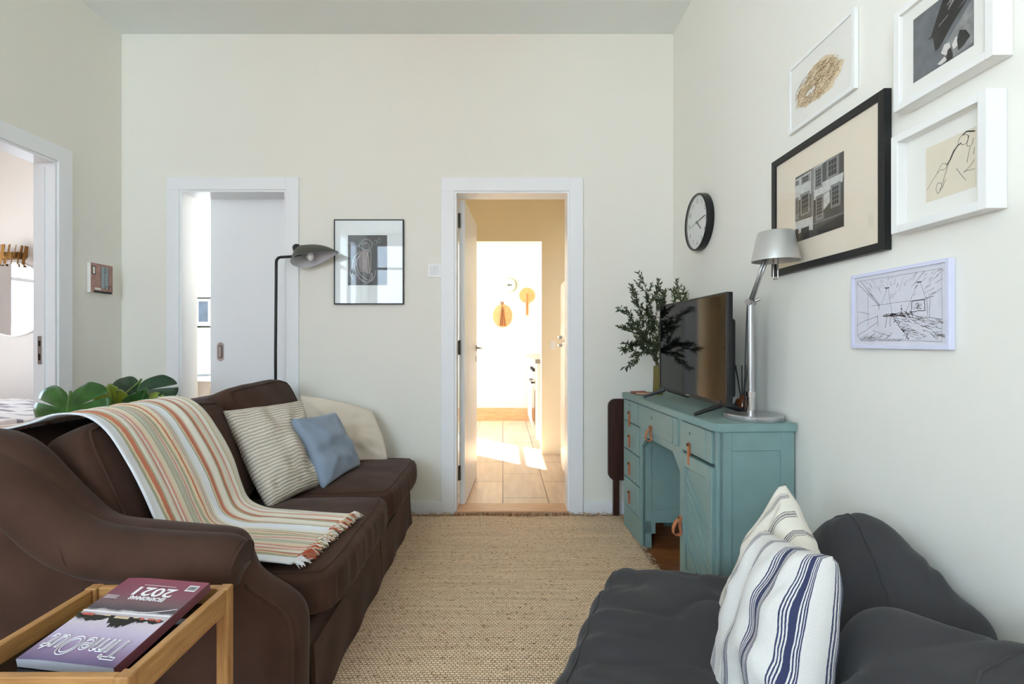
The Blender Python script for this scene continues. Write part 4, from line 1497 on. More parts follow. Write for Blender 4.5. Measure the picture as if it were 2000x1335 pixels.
def pull(parent, a, z, L=0.072, w=0.017, open_=0.010, y0=-0.006):
    """leather strap folded over and fixed by a screw"""
    pts = [(0, 0.0), (-0.003, 0.003), (-0.0055, 0.001), (-0.0055 - open_, -L * 0.5), (-0.005 - open_ * 1.1, -L * 0.9), (-0.004 - open_ * 0.5, -L), (-0.002, -L * 0.93), (-0.001 - open_ * 0.2, -L * 0.5), (-0.0005, -0.004)]
    P = smooth_path([(0, p[0], p[1]) for p in pts], 4)
    bm = B()
    R = []
    n = len(P)
    for i, p in enumerate(P):
        t = (P[min(n - 1, i + 1)] - P[max(0, i - 1)]).normalized()
        nn = Vector((0, -t.z, t.y)) * 0.0013
        f = abs(p.z) / L
        ww = w * (0.72 + 0.42 * math.sin(min(1, f * 1.15) * PI * 0.75) * (1 if open_ > 0.008 else 0.35)) / 2
        R.append([Vector((a - ww, y0 + p.y, z + p.z)) - nn, Vector((a + ww, y0 + p.y, z + p.z)) - nn, Vector((a + ww, y0 + p.y, z + p.z)) + nn, Vector((a - ww, y0 + p.y, z + p.z)) + nn])
    rings(bm, R)
    h = obj('leather_pull', fixn(bm), M_leather, parent, world=False, smooth=True, angle=50)
    bm = B(); tube(bm, [(a, y0 - 0.006, z - 0.004), (a, y0 - 0.0135, z - 0.004), (a, y0 - 0.015, z - 0.004)], [0.006, 0.006, 0.003], 12)
    obj('screw', bm, M_brass, h, world=False, smooth=True, angle=40)

def drawer(a0, a1, z0, z1, pa, pz, L=0.07, op=0.008, fr=0.0, key=True):
    bm = B()
    dbox(bm, a0, a1, -0.006, 0.012, z0, z1, 0.002)
    if fr:
        # raised strip near the side edges
        dbox(bm, a1 - 0.05, a1 - 0.044, -0.009, -0.004, z0 + 0.004, z1 - 0.004, 0.001)
    d = obj('drawer', bm, M_teal, desk, world=False)
    pull(d, pa, pz, L, 0.018, op)
    if key:
        bm = B()
        for k in range(1):
            tube(bm, [(pa, -0.0062, pz + 0.042), (pa, -0.008, pz + 0.042)], 0.007, 14)
        kk = obj('keyhole', bm, M_teal, d, world=False)
        bm = B(); tube(bm, [(pa, -0.0078, pz + 0.044), (pa, -0.0086, pz + 0.044)], 0.0026, 8)
        box(bm, pa - 0.001, pa + 0.001, -0.0086, -0.0078, pz + 0.034, pz + 0.044)
        obj('key_slot', bm, M_dark, kk, world=False)
    return d
drawer(0.022, 0.262, 0.634, 0.752, 0.13, 0.690, 0.078, 0.001, fr=0.0)
for z0, z1, pz in ((0.474, 0.628, 0.56), (0.314, 0.468, 0.405), (0.150, 0.308, 0.245)):
    drawer(0.022, 0.283, z0, z1, 0.13, pz, 0.068, 0.001, fr=1, key=False)
drawer(0.270, 0.770, 0.634, 0.752, 0.468, 0.668, 0.072, 0.022, fr=1)
drawer(0.812, 1.075, 0.634, 0.752, 0.895, 0.672, 0.088, 0.001, fr=1)
# door with slanted ribs
bm = B()
da0, da1, dz0, dz1 = 0.812, 1.087, 0.10, 0.622
dbox(bm, da0, da1, -0.004, 0.012, dz0, dz1, 0.002)
for (a0, a1, z0, z1) in ((da0, da0 + 0.045, dz0, dz1), (da1 - 0.03, da1, dz0, dz1), (da0 + 0.045, da1 - 0.03, dz1 - 0.05, dz1), (da0 + 0.045, da1 - 0.03, dz0, dz0 + 0.05)):
    dbox(bm, a0, a1, -0.012, -0.003, z0, z1, 0.002)
dr = obj('cupboard_door', bm, M_teal, desk, world=False)
bm = B()
pa0, pa1, pz0, pz1 = da0 + 0.048, da1 - 0.033, dz0 + 0.053, dz1 - 0.053
sl = -0.88
for k in range(7):
    zz = 0.545 - k * 0.042 if k < 5 else 0.545 - k * 0.042 - 0.03
    zl, zr = zz, zz + sl * (pa1 - pa0)
    w2 = 0.007
    if zr < pz0 + w2: 
        cut = (zz - pz0 - w2) / -sl
        if cut < 0.03: continue
        pts = [(pa0, zl - w2), (pa0 + cut, zl + sl * cut - w2), (pa0 + cut, zl + sl * cut + w2), (pa0, zl + w2)]
    else:
        pts = [(pa0, zl - w2), (pa1, zr - w2), (pa1, zr + w2), (pa0, zl + w2)]
    prism(bm, pts, Md, -0.010, -0.003)
obj('slanted_rib', fixn(bm), M_teal, dr, world=False)
pull(dr, 0.826, 0.352, 0.075, 0.020, 0.026, y0=-0.012)
bm = B(); tube(bm, [(0.832, -0.012, 0.412), (0.832, -0.014, 0.412)], 0.0075, 14)
obj('keyhole', bm, M_teal, dr, world=False)

# ------------------------------------------------------------------ television
TVL = Vector((0.842, 2.60, 0.832)); TVR = Vector((0.866, 1.874, 0.832))
tu = (TVR - TVL); TVW = tu.length; TVH = 0.445
Mtv = plane_M(TVL, tu, (0, 0, 1))
tv = thing('television', 'flat black television standing on the teal desk', 'television', ((TVL.x + TVR.x) / 2, (TVL.y + TVR.y) / 2, DH))
M_tvb = mat('tv_plastic', rgb(18, 18, 19), 0.35)
bm = B(); mbox(bm, Mtv, 0, TVW, 0, TVH, -0.022, 0.0, 0.003)
mbox(bm, Mtv, 0.0, TVW, TVH - 0.008, TVH, -0.0005, 0.004, 0.001); mbox(bm, Mtv, 0.0, TVW, 0, 0.016, -0.0005, 0.004, 0.001)
mbox(bm, Mtv, 0.0, 0.008, 0.016, TVH - 0.008, -0.0005, 0.004, 0.001); mbox(bm, Mtv, TVW - 0.008, TVW, 0.016, TVH - 0.008, -0.0005, 0.004, 0.001)
obj('tv_frame', bm, M_tvb, tv)
bm = B(); rect(bm, 0.008, TVW - 0.008, 0.016, TVH - 0.008, Mtv, 0.0012)
obj('screen', bm, M_screen, tv)
bm = B(); mbox(bm, Mtv, 0.08, TVW - 0.05, 0.03, TVH - 0.10, -0.062, -0.022, 0.012)
obj('back_housing', bm, M_tvb, tv)
bm = B(); rect(bm, TVW / 2 - 0.02, TVW / 2 + 0.02, 0.005, 0.011, Mtv, 0.0046)
obj('maker_badge', bm, M_steel, tv)
for uu in (0.06, TVW - 0.05):
    bm = B()
    for sg in (1, -1):
        pts = [Mtv @ Vector((uu, 0.03, -0.012)), Mtv @ Vector((uu, 0.0, -0.010 + sg * 0.012)), Mtv @ Vector((uu, -0.030, -0.01 + sg * 0.105)), Mtv @ Vector((uu, -0.0355, -0.01 + sg * 0.118))]
        tube(bm, pts, [0.010, 0.011, 0.008, 0.0065], 8)
    obj('tv_foot', bm, M_tvb if uu > 0.2 else mat('tv_foot_grey', rgb(60, 60, 62), 0.3), tv, smooth=True, angle=50)  # far foot is a lighter grey than the near one

# ------------------------------------------------------------------ desk lamp
M_alu = mat('satin_aluminium', rgb(190, 190, 192), 0.32, metal=0.85)
dl = thing('desk_lamp', 'silver jointed lamp with a cone shade standing on the teal desk', 'lamp', (0.962, 1.87, DH))
bm = B(); lathe(bm, [(0.0, 0), (0.102, 0), (0.104, 0.004), (0.104, 0.017), (0.100, 0.021), (0.0, 0.022)], (0.962, 1.87, DH), 56)
obj('lamp_base', fixn(bm), M_alu, dl, smooth=True, angle=40)
bm = B()
tube(bm, [(0.954, 1.87, DH + 0.02), (0.954, 1.87, DH + 0.085)], 0.0145, 20)
tube(bm, [(0.954, 1.87, DH + 0.085), (0.954, 1.87, DH + 0.105)], 0.0175, 20)
obj('lamp_socket', bm, M_chrome, dl, smooth=True, angle=40)
jt = Vector((0.948, 1.86, 1.235))
bm = B(); tube(bm, [(0.954, 1.87, DH + 0.10), jt], [0.0125, 0.0115], 16)
obj('lower_arm', bm, M_alu, dl, smooth=True, angle=40)
bm = B(); tube(bm, [jt - Vector((0.018, 0.012, 0)), jt + Vector((0.018, 0.012, 0))], 0.012, 16)
tube(bm, [jt + Vector((0.012, 0.008, 0.0)), jt + Vector((0.032, -0.006, 0.012))], 0.006, 10)
obj('joint', bm, M_steel, dl, smooth=True, angle=40)
tp = Vector((0.962, 1.765, 1.405))
bm = B()
d_ = (tp - jt).normalized(); sd = Vector((1, 0.2, 0)).normalized()
for sg in (-1, 1):
    tube(bm, [jt + sd * 0.006 * sg, tp + sd * 0.006 * sg], 0.005, 8)
obj('upper_arm', bm, M_alu, dl, smooth=True)
sc0 = Vector((0.975, 1.738, 1.372))
bm = B()
outer = [(0.0785, 0.0), (0.0785, 0.003), (0.0585, 0.102), (0.056, 0.104), (0.0, 0.104)]
inner = [(0.0, 0.101), (0.055, 0.101), (0.0765, 0.0005), (0.0785, 0.0)]
R = []
for (r, z) in inner[::-1][:0] + [(0.0785, 0.0)] + outer[1:] : 
    R.append([sc0 + Vector((max(r, 0.0005) * math.cos(2 * PI * k / 48), max(r, 0.0005) * math.sin(2 * PI * k / 48), z)) for k in range(48)])
rings(bm, R, cap0=False)
R = []
for (r, z) in [(0.0765, 0.0), (0.055, 0.100), (0.0005, 0.1005)]:
    R.append([sc0 + Vector((r * math.cos(2 * PI * k / 48), r * math.sin(2 * PI * k / 48), z)) for k in range(48)])
rings(bm, R, cap0=False)
R = []
for (r, z) in [(0.0785, 0.0), (0.0765, 0.0)]:
    R.append([sc0 + Vector((r * math.cos(2 * PI * k / 48), r * math.sin(2 * PI * k / 48), z)) for k in range(48)])
rings(bm, R, cap0=False, cap1=False)
obj('lamp_shade', fixn(bm), mat('shade_silver', rgb(196, 195, 192), 0.42, metal=0.55), dl, smooth=True, angle=40)
bm = B()
pts = [sc0 + Vector((-0.008, 0, 0.05)), sc0 + Vector((-0.008, 0, -0.05))]
for k in range(9):
    a = PI + PI * k / 8
    pts.append(sc0 + Vector((0.0 + 0.008 * math.cos(a), 0, -0.058 + 0.008 * math.sin(a))))
pts += [sc0 + Vector((0.008, 0, -0.05)), sc0 + Vector((0.008, 0, 0.05))]
tube(bm, pts, 0.0022, 8)
obj('tilt_handle', bm, M_chrome, dl, smooth=True)
bm = B(); lathe(bm, [(0, 0.02), (0.02, 0.024), (0.026, 0.045), (0.018, 0.07), (0.014, 0.10), (0, 0.10)], sc0, 20)
obj('bulb', fixn(bm), MATS['opal_bulb'], dl, smooth=True)
bm = B()
tube(bm, smooth_path([(0.942, 1.872, 1.24), (0.938, 1.876, 1.1), (0.936, 1.88, 0.95), (0.94, 1.89, DH + 0.06), (0.955, 1.93, DH + 0.025), (1.0, 1.985, DH + 0.006), (1.03, 2.05, DH + 0.004)], 6), 0.0022, 6)
obj('cord', bm, M_black, dl, smooth=True)

# ------------------------------------------------------------------ reed diffuser
rd = thing('reed_diffuser', 'small scent bottle with black reeds behind the television', 'diffuser', (0.985, 2.0, DH))
M_amb = mat('amber_glass', rgb(96, 52, 26), 0.08, spec=0.6)
bm = B(); lathe(bm, [(0, 0), (0.026, 0), (0.028, 0.004), (0.028, 0.05), (0.02, 0.062), (0.010, 0.066), (0.010, 0.078), (0.0, 0.078)], (0.985, 2.0, DH), 28)
obj('bottle', fixn(bm), M_amb, rd, smooth=True, angle=50)
bm = B(); box(bm, 0.955, 0.9565, 1.985, 2.015, DH + 0.012, DH + 0.042)
obj('bottle_label', bm, mat('dark_blue_label', rgb(40, 60, 92), 0.6), rd)
for k, (dx, dy) in enumerate(((-0.03, -0.005), (-0.012, -0.02), (0.012, -0.022), (0.02, 0.01), (-0.02, 0.02))):
    bm = B(); tube(bm, [(0.985, 2.0, DH + 0.03), (0.985 + dx, 2.0 + dy, DH + 0.20)], 0.0022, 6)
    obj('reed', bm, M_black, rd)

# ------------------------------------------------------------------ vase with olive branches
vc = Vector((0.872, 2.735, DH))
M_vase = mat('olive_glass', rgb(146, 132, 78), 0.08, spec=0.6, trans=0.45, ior=1.3)
vs = thing('vase', 'narrow greenish glass vase on the far end of the teal desk', 'vase', vc)
bm = B(); lathe(bm, [(0.0, 0.0), (0.027, 0.0), (0.028, 0.004), (0.024, 0.16), (0.0225, 0.16), (0.0255, 0.008), (0.0, 0.008)], vc, 28)
obj('vase_body', fixn(bm), M_vase, vs, smooth=True, angle=50)
M_ol = [mat('olive_leaf', rgb(58, 68, 46), 0.55, var=0.25, vscale=30), mat('olive_leaf_light', rgb(104, 112, 62), 0.55, var=0.25, vscale=30)]
M_twig = mat('olive_twig', rgb(92, 84, 58), 0.8)
random.seed(21)
def tip(px, py, Y): return Vector(((px - 982) * Y / 950, Y, 1.083 - (py - 668) * Y / 950))
tips = [(1208, 600, 2.66), (1252, 532, 2.72), (1216, 688, 2.60), (1236, 712, 2.62), (1232, 568, 2.80), (1282, 562, 2.78), (1215, 640, 2.78), (1330, 556, 2.78), (1350, 572, 2.82), (1300, 572, 2.84), (1262, 600, 2.66)]
BRL = ['olive branch reaching furthest left, at mid height, in the desk vase', 'tallest olive branch rising straight up from the desk vase', 'olive branch drooping left at the low side of the bunch',
       'lowest olive branch, hanging left just above the vase mouth', 'upright olive branch just left of the tallest one', 'upright olive branch just right of the tallest one',
       'olive branch leaning left between the lowest and the furthest left one', 'olive branch with lighter leaves rising behind the television top', 'rightmost olive branch with lighter leaves, above the television',
       'short light olive branch just left of those above the television', 'olive branch in the dense middle of the bunch']
for ti, (px, py, Y) in enumerate(tips):
    tp_ = tip(px, py, Y)
    root = vc + Vector((random.uniform(-0.01, 0.01), random.uniform(-0.01, 0.01), 0.02))
    neck = vc + Vector((random.uniform(-0.012, 0.012), random.uniform(-0.012, 0.012), 0.165))
    mid = neck.lerp(tp_, 0.5) + Vector((0.0, 0.0, 0.05 if py < 660 else 0.03))
    if tp_.z < 1.10: mid = neck.lerp(tp_, 0.5) + Vector((-0.0, 0, 0.075))
    P = smooth_path([root, neck, mid, tp_], 10)
    br_ = thing('olive_branch', BRL[ti], 'branch', root, group='olive branches in the vase')
    bm = B(); tube(bm, P, [0.0026 - 0.0018 * i / len(P) for i in range(len(P))], 6)
    def add_twig(bm, a, b):
        tube(bm, [a, a.lerp(b, 0.5) + Vector((0, 0, 0.004)), b], [0.0013, 0.0011, 0.0007], 5)
    paths = [P[11:]]
    for k in range(11):
        i = random.randint(13, len(P) - 3)
        dr_ = (P[i + 1] - P[i - 1]).normalized()
        off = Vector((random.uniform(-1, 1), random.uniform(-1, 0.6), random.uniform(-0.3, 1)))
        b_ = P[i] + (dr_ * 0.6 + off * 0.55).normalized() * random.uniform(0.04, 0.085)
        if b_.x > 0.84 and b_.y < 2.64 and b_.z < 1.30: continue
        add_twig(bm, P[i], b_)
        paths.append([P[i].lerp(b_, t / 7) for t in range(1, 8)])
    obj('twig', bm, M_twig, br_, smooth=True)
    bm = B()
    for pi_, PP in enumerate(paths):
        for q in range(len(PP) - 1):
            for rep in range(3 if pi_ else 2):
                p = PP[q].lerp(PP[q + 1], random.random())
                dr_ = (PP[q + 1] - PP[q]).normalized()
                o_ = Vector((random.uniform(-1, 1), random.uniform(-1, 1), random.uniform(-0.8, 1)))
                dv = (dr_ * 0.7 + o_ * 0.8).normalized()
                L0 = random.uniform(0.018, 0.032); W0 = L0 * 0.26
                sdv = dv.cross(Vector((random.uniform(-1, 1), random.uniform(-1, 1), random.uniform(-1, 1)))).normalized()
                nn = dv.cross(sdv) * 0.0022
                e_ = p + dv * L0
                if e_.x > 0.835 and e_.y < 2.63 and e_.z < 1.29: continue
                a0 = bm.verts.new(p); a1 = bm.verts.new(p + dv * L0 * 0.35 + sdv * W0 / 2 + nn); a2 = bm.verts.new(p + dv * L0 * 0.7 + sdv * W0 * 0.4 + nn)
                a3 = bm.verts.new(e_); a4 = bm.verts.new(p + dv * L0 * 0.7 - sdv * W0 * 0.4 + nn); a5 = bm.verts.new(p + dv * L0 * 0.35 - sdv * W0 / 2 + nn)
                mA = bm.verts.new(p + dv * L0 * 0.5 - nn)
                for tri in ((a0, a1, mA), (a1, a2, mA), (a2, a3, mA), (a3, a4, mA), (a4, a5, mA), (a5, a0, mA)):
                    f = bm.faces.new(tri); f.material_index = 1 if (random.random() < (0.5 if px > 1290 else 0.15)) else 0
    obj('foliage', bm, M_ol, br_)

# small wooden box and tray by the vase
wb = thing('wooden_tray', 'small flat reddish wooden tray at the far end of the desk', 'tray', (0.80, 2.77, DH))
bm = B(); t_ = B(); box(t_, -0.045, 0.045, -0.028, 0.028, 0, 0.008, 0.003)
box(t_, -0.045, 0.045, -0.028, -0.023, 0.008, 0.013); box(t_, -0.045, 0.045, 0.023, 0.028, 0.008, 0.013)
t_.transform(Matrix.Translation((0.782, 2.775, DH)) @ Matrix.Rotation(0.1, 4, 'Z')); merge(bm, t_)
obj('tray_body', bm, wood('reddish_wood', rgb(128, 74, 48), rgb(164, 102, 70), 'X', 12, 8, 0.4), wb)
bm = B(); t_ = B(); box(t_, -0.05, 0.05, -0.014, 0.014, 0, 0.012, 0.005, 3)
t_.transform(Matrix.Translation((0.795, 2.715, DH)) @ Matrix.Rotation(-0.25, 4, 'Z')); merge(bm, t_)
rc = obj('remote_control', bm, mat('light_wood_plastic', rgb(168, 128, 104), 0.4), smooth=True, angle=40)
tag(rc, 'slim tan remote beside the wooden tray on the desk', 'remote')

# ------------------------------------------------------------------ folded table behind the desk
ft = thing('folded_table', 'dark brown folded table leaning at the back wall beside the desk', 'table', (0.80, 2.98, 0))
M_dkw = wood('dark_walnut', rgb(48, 28, 22), rgb(70, 42, 34), 'Z', 8, 10, 0.35)
def rrect(u0, u1, v0, v1, r, n=6):
    pts = []
    for (cx_, cy_, a0) in ((u1 - r, v1 - r, 0), (u0 + r, v1 - r, 1), (u0 + r, v0 + r, 2), (u1 - r, v0 + r, 3)):
        for k in range(n + 1):
            a = (a0 + k / n) * PI / 2
            pts.append((cx_ + r * math.cos(a), cy_ + r * math.sin(a)))
    return pts
Mf = plane_M((0, 2.985, 0), (1, 0, 0), (0, 0, 1))
bm = B(); prism(bm, rrect(0.645, 1.045, 0.238, 0.735, 0.045), Mf, -0.012, 0.012)
obj('tabletop', fixn(bm), M_dkw, ft, smooth=True, angle=40)
for x in (0.70, 0.99):
    bm = B(); box(bm, x - 0.018, x + 0.018, 3.0, 3.03, 0, 0.70, 0.003)
    obj('leg', bm, M_dkw, ft)
bm = B(); box(bm, 0.718, 0.972, 3.005, 3.025, 0.30, 0.34)
obj('stretcher', bm, M_dkw, ft)

# ------------------------------------------------------------------ pictures
M_paper = mat('art_paper', rgb(238, 236, 230), 0.9, spec=0.1)
M_warmmat = mat('warm_mount', rgb(232, 220, 202), 0.9, spec=0.1)
M_coolmat = mat('cool_mount', rgb(232, 238, 240), 0.9, spec=0.1)
M_ink = mat('ink', rgb(58, 48, 42), 0.9, spec=0.1)
M_inkb = mat('black_ink', rgb(44, 44, 48), 0.9, spec=0.1)
M_frw = mat('white_frame', rgb(236, 236, 234), 0.4)
M_frb = mat('black_frame', rgb(16, 18, 22), 0.4)
M_frl = mat('lilac_white_frame', rgb(214, 216, 238), 0.4)

def picture(label, M, w, h, fw, depth, fmat, recess, mount, pr, pmat, art=None, group=None, name='framed_picture', glass=True):
    """M: origin at the lower left corner on the wall, u right, v up, w out of the wall. pr = print rectangle (u0,u1,v0,v1)"""
    root = thing(name, label, 'picture', M @ Vector((w / 2, 0, 0)), group=group)
    bm = B()
    mbox(bm, M, 0, fw, 0, h, 0.001, depth, 0.0012); mbox(bm, M, w - fw, w, 0, h, 0.001, depth, 0.0012)
    mbox(bm, M, fw, w - fw, 0, fw, 0.001, depth, 0.0012); mbox(bm, M, fw, w - fw, h - fw, h, 0.001, depth, 0.0012)
    obj('frame', bm, fmat, root)
    zb = depth - recess
    bm = B(); mbox(bm, M, fw, w - fw, fw, h - fw, 0.001, zb)
    obj('mount', bm, mount, root)
    if pr:
        bm = B(); mbox(bm, M, pr[0], pr[1], pr[2], pr[3], zb, zb + 0.0006)
        p = obj('print', bm, pmat, root)
    else: p = root
    if art: art(p, M, zb + 0.0012, pr or (fw, w - fw, fw, h - fw))
    if glass:
        bm = B(); mbox(bm, M, fw, w - fw, fw, h - fw, max(zb + 0.003, depth - 0.005), max(zb + 0.0035, depth - 0.0045))
        obj('glass', bm, M_pane, root)
    return root

def Mwr(Yl, z0): return plane_M((XR, Yl, z0), (0, -1, 0), (0, 0, 1))
def nmap(pr): 
    u0, u1, v0, v1 = pr
    return lambda a, b: (u0 + (u1 - u0) * a, v0 + (v1 - v0) * b)

# A: sand coloured doodle
def art_doodle(p, M, w, pr):
    q = nmap(pr); r = random.Random(4)
    m = mat('sand_wash', rgb(232, 212, 180), 0.9, spec=0.1, var=0.08, vscale=60)
    bm = B()
    out = []
    for k in range(64):
        a = 2 * PI * k / 64
        rr = 1 + 0.05 * math.sin(5 * a + 1) + 0.05 * math.sin(11 * a) + r.uniform(-0.05, 0.05)
        x = 0.49 + 0.38 * math.cos(a) * rr; y = 0.42 + 0.24 * math.sin(a) * rr + (0.10 if 0.3 < x < 0.75 and math.sin(a) > 0 else 0)
        out.append(q(x, y))
    c = q(0.47, 0.44)
    for a, b in zip(out, out[1:] + out[:1]): patch(bm, [c, a, b], M, w)
    obj('colour_wash', fixn(bm), m, p)
    bm = B()
    for k in range(260):
        a = r.uniform(0, 2 * PI); rr = math.sqrt(r.random()) * 0.95
        x = 0.48 + 0.38 * math.cos(a) * rr; y = 0.44 + 0.27 * math.sin(a) * rr
        s = r.uniform(0.02, 0.05); th = r.uniform(0.1, 1.2)
        pts = [q(x + s * math.cos(th + t) * (1 + 0.3 * t), y + s * 1.3 * math.sin(th + t)) for t in [i * r.uniform(0.35, 0.7) for i in range(6)]]
        ribbon(bm, pts, 0.0011, M, w + 0.0004)
    obj('drawn_lines', bm, mat('ochre_ink', rgb(178, 142, 92), 0.9, spec=0.1), p)
    bm = B()
    for k in range(6):
        x, y = q(0.30 + 0.022 * k, 0.36 + 0.012 * (k % 3)); rect(bm, x, x + 0.008, y, y + 0.012, M, w + 0.0007)
    obj('white_patch', bm, M_paper, p)
picture('slim white framed sand coloured doodle drawing, hung above the large black frame', Mwr(1.812, 1.850), 0.342, 0.246, 0.014, 0.014, M_frw, 0.005, M_paper, None, None, art_doodle)

# B: black and white photograph, boats on water
def art_boats(p, M, w, pr):
    q = nmap(pr)
    bm = B()
    for pts in ([(0.25, 0.52), (0.33, 0.54), (0.42, 0.74), (0.55, 1.0), (1.0, 1.0), (1.0, 0.80), (0.75, 0.66), (0.50, 0.52), (0.35, 0.50)],
                [(0.36, 0.50), (0.5, 0.52), (0.75, 0.66), (0.92, 0.70), (0.70, 0.52), (0.47, 0.28), (0.40, 0.27), (0.38, 0.38)]):
        patch(bm, [q(*t) for t in pts], M, w)
    obj('boat_shape', bm, mat('photo_black', rgb(26, 27, 29), 0.5), p)
    bm = B()
    patch(bm, [q(*t) for t in [(0.60, 0.30), (1.0, 0.66), (1.0, 0.05), (0.72, 0.0), (0.62, 0.1)]], M, w + 0.0002)
    obj('quay_shape', bm, mat('photo_grey', rgb(140, 140, 140), 0.6, var=0.25, vscale=60), p)
    bm = B()
    for pts in ([(0.50, 0.18), (0.56, 0.28), (0.64, 0.26), (0.66, 0.16), (0.58, 0.10)], [(0.68, 0.20), (0.74, 0.28), (0.80, 0.24), (0.78, 0.14), (0.70, 0.12)], [(0.44, 0.05), (0.56, 0.10), (0.60, 0.03), (0.5, 0.01)]):
        patch(bm, [q(*t) for t in pts], M, w + 0.0006)
    r = random.Random(2)
    for k in range(16):
        x = r.uniform(0.45, 0.85); y = 0.62 + (x - 0.45) * 0.5 + r.uniform(-0.03, 0.15)
        ribbon(bm, [q(x, y), q(x + r.uniform(0.05, 0.12), y + r.uniform(0.02, 0.09))], 0.0011, M, w + 0.0006)
    obj('pale_print_areas', bm, mat('photo_white', rgb(214, 210, 206), 0.6), p)
    bm = B()
    for pts in ([(0.59, -0.0), (0.61, 0.16), (0.66, 0.18), (0.70, 0.05), (0.68, 0.0)], [(0.76, 0.22), (0.80, 0.34), (0.90, 0.28), (0.96, 0.16), (0.86, 0.08), (0.78, 0.06)]):
        patch(bm, [q(*t) for t in pts], M, w + 0.0008)
    obj('figure_shapes', bm, MATS['photo_black'], p)
picture('white box frame with a grey photograph of boats at a quay, topmost on the right', Mwr(1.286, 1.687), 0.262, 0.262, 0.018, 0.044, M_frw, 0.010, M_paper, (0.052, 0.210, 0.052, 0.212), mat('photo_water', rgb(104, 108, 114), 0.5, var=0.22, vscale=28), art_boats)

# C: white box frame, line drawing on cream paper
def art_figure(p, M, w, pr):
    q = nmap(pr)
    bm = B()
    ribbon(bm, [q(*t) for t in smooth2([(0.02, 0.22), (0.12, 0.34), (0.24, 0.46)])], 0.0008, M, w)
    for pts in ([(0.24, 0.46), (0.32, 0.50), (0.40, 0.48), (0.45, 0.55), (0.36, 0.60), (0.28, 0.52), (0.24, 0.46)],
                [(0.60, 0.78), (0.50, 0.60), (0.42, 0.40), (0.34, 0.20), (0.30, 0.14)],
                [(0.22, 0.18), (0.26, 0.28), (0.34, 0.24), (0.32, 0.14), (0.26, 0.10), (0.22, 0.18)],
                [(0.66, 0.80), (0.70, 0.92), (0.78, 0.95), (0.86, 0.90), (0.84, 0.80), (0.76, 0.78), (0.72, 0.84)],
                [(0.88, 0.90), (0.84, 0.74), (0.92, 0.72), (0.96, 0.82)],
                [(0.64, 0.42), (0.72, 0.30), (0.82, 0.16)], [(0.78, 0.32), (0.88, 0.31), (0.98, 0.30)], [(0.78, 0.30), (0.90, 0.38), (0.98, 0.46)],
                [(0.90, 0.70), (0.86, 0.55), (0.84, 0.45)], [(0.98, 0.66), (0.96, 0.55)], [(0.36, 0.16), (0.40, 0.26), (0.44, 0.30)]):
        ribbon(bm, [q(*t) for t in smooth2(pts)], 0.0009, M, w)
    for pts in ([(0.45, 0.55), (0.52, 0.62), (0.58, 0.72), (0.66, 0.80), (0.72, 0.82)], [(0.76, 0.95), (0.84, 0.98), (0.92, 0.95), (0.98, 0.93)]):
        ribbon(bm, [q(*t) for t in smooth2(pts)], 0.0026, M, w)
    obj('drawn_lines', bm, M_inkb, p)
def smooth2(pts, k=5):
    return [(p.x, p.y) for p in smooth_path([(a, b, 0) for a, b in pts], k)]
picture('deep white box frame with a black line drawing on cream paper, below the boats photograph', Mwr(1.291, 1.368), 0.255, 0.256, 0.020, 0.046, M_frw, 0.026, M_paper, (0.078, 0.206, 0.062, 0.196), mat('cream_paper', rgb(226, 216, 196), 0.9, spec=0.1), art_figure)

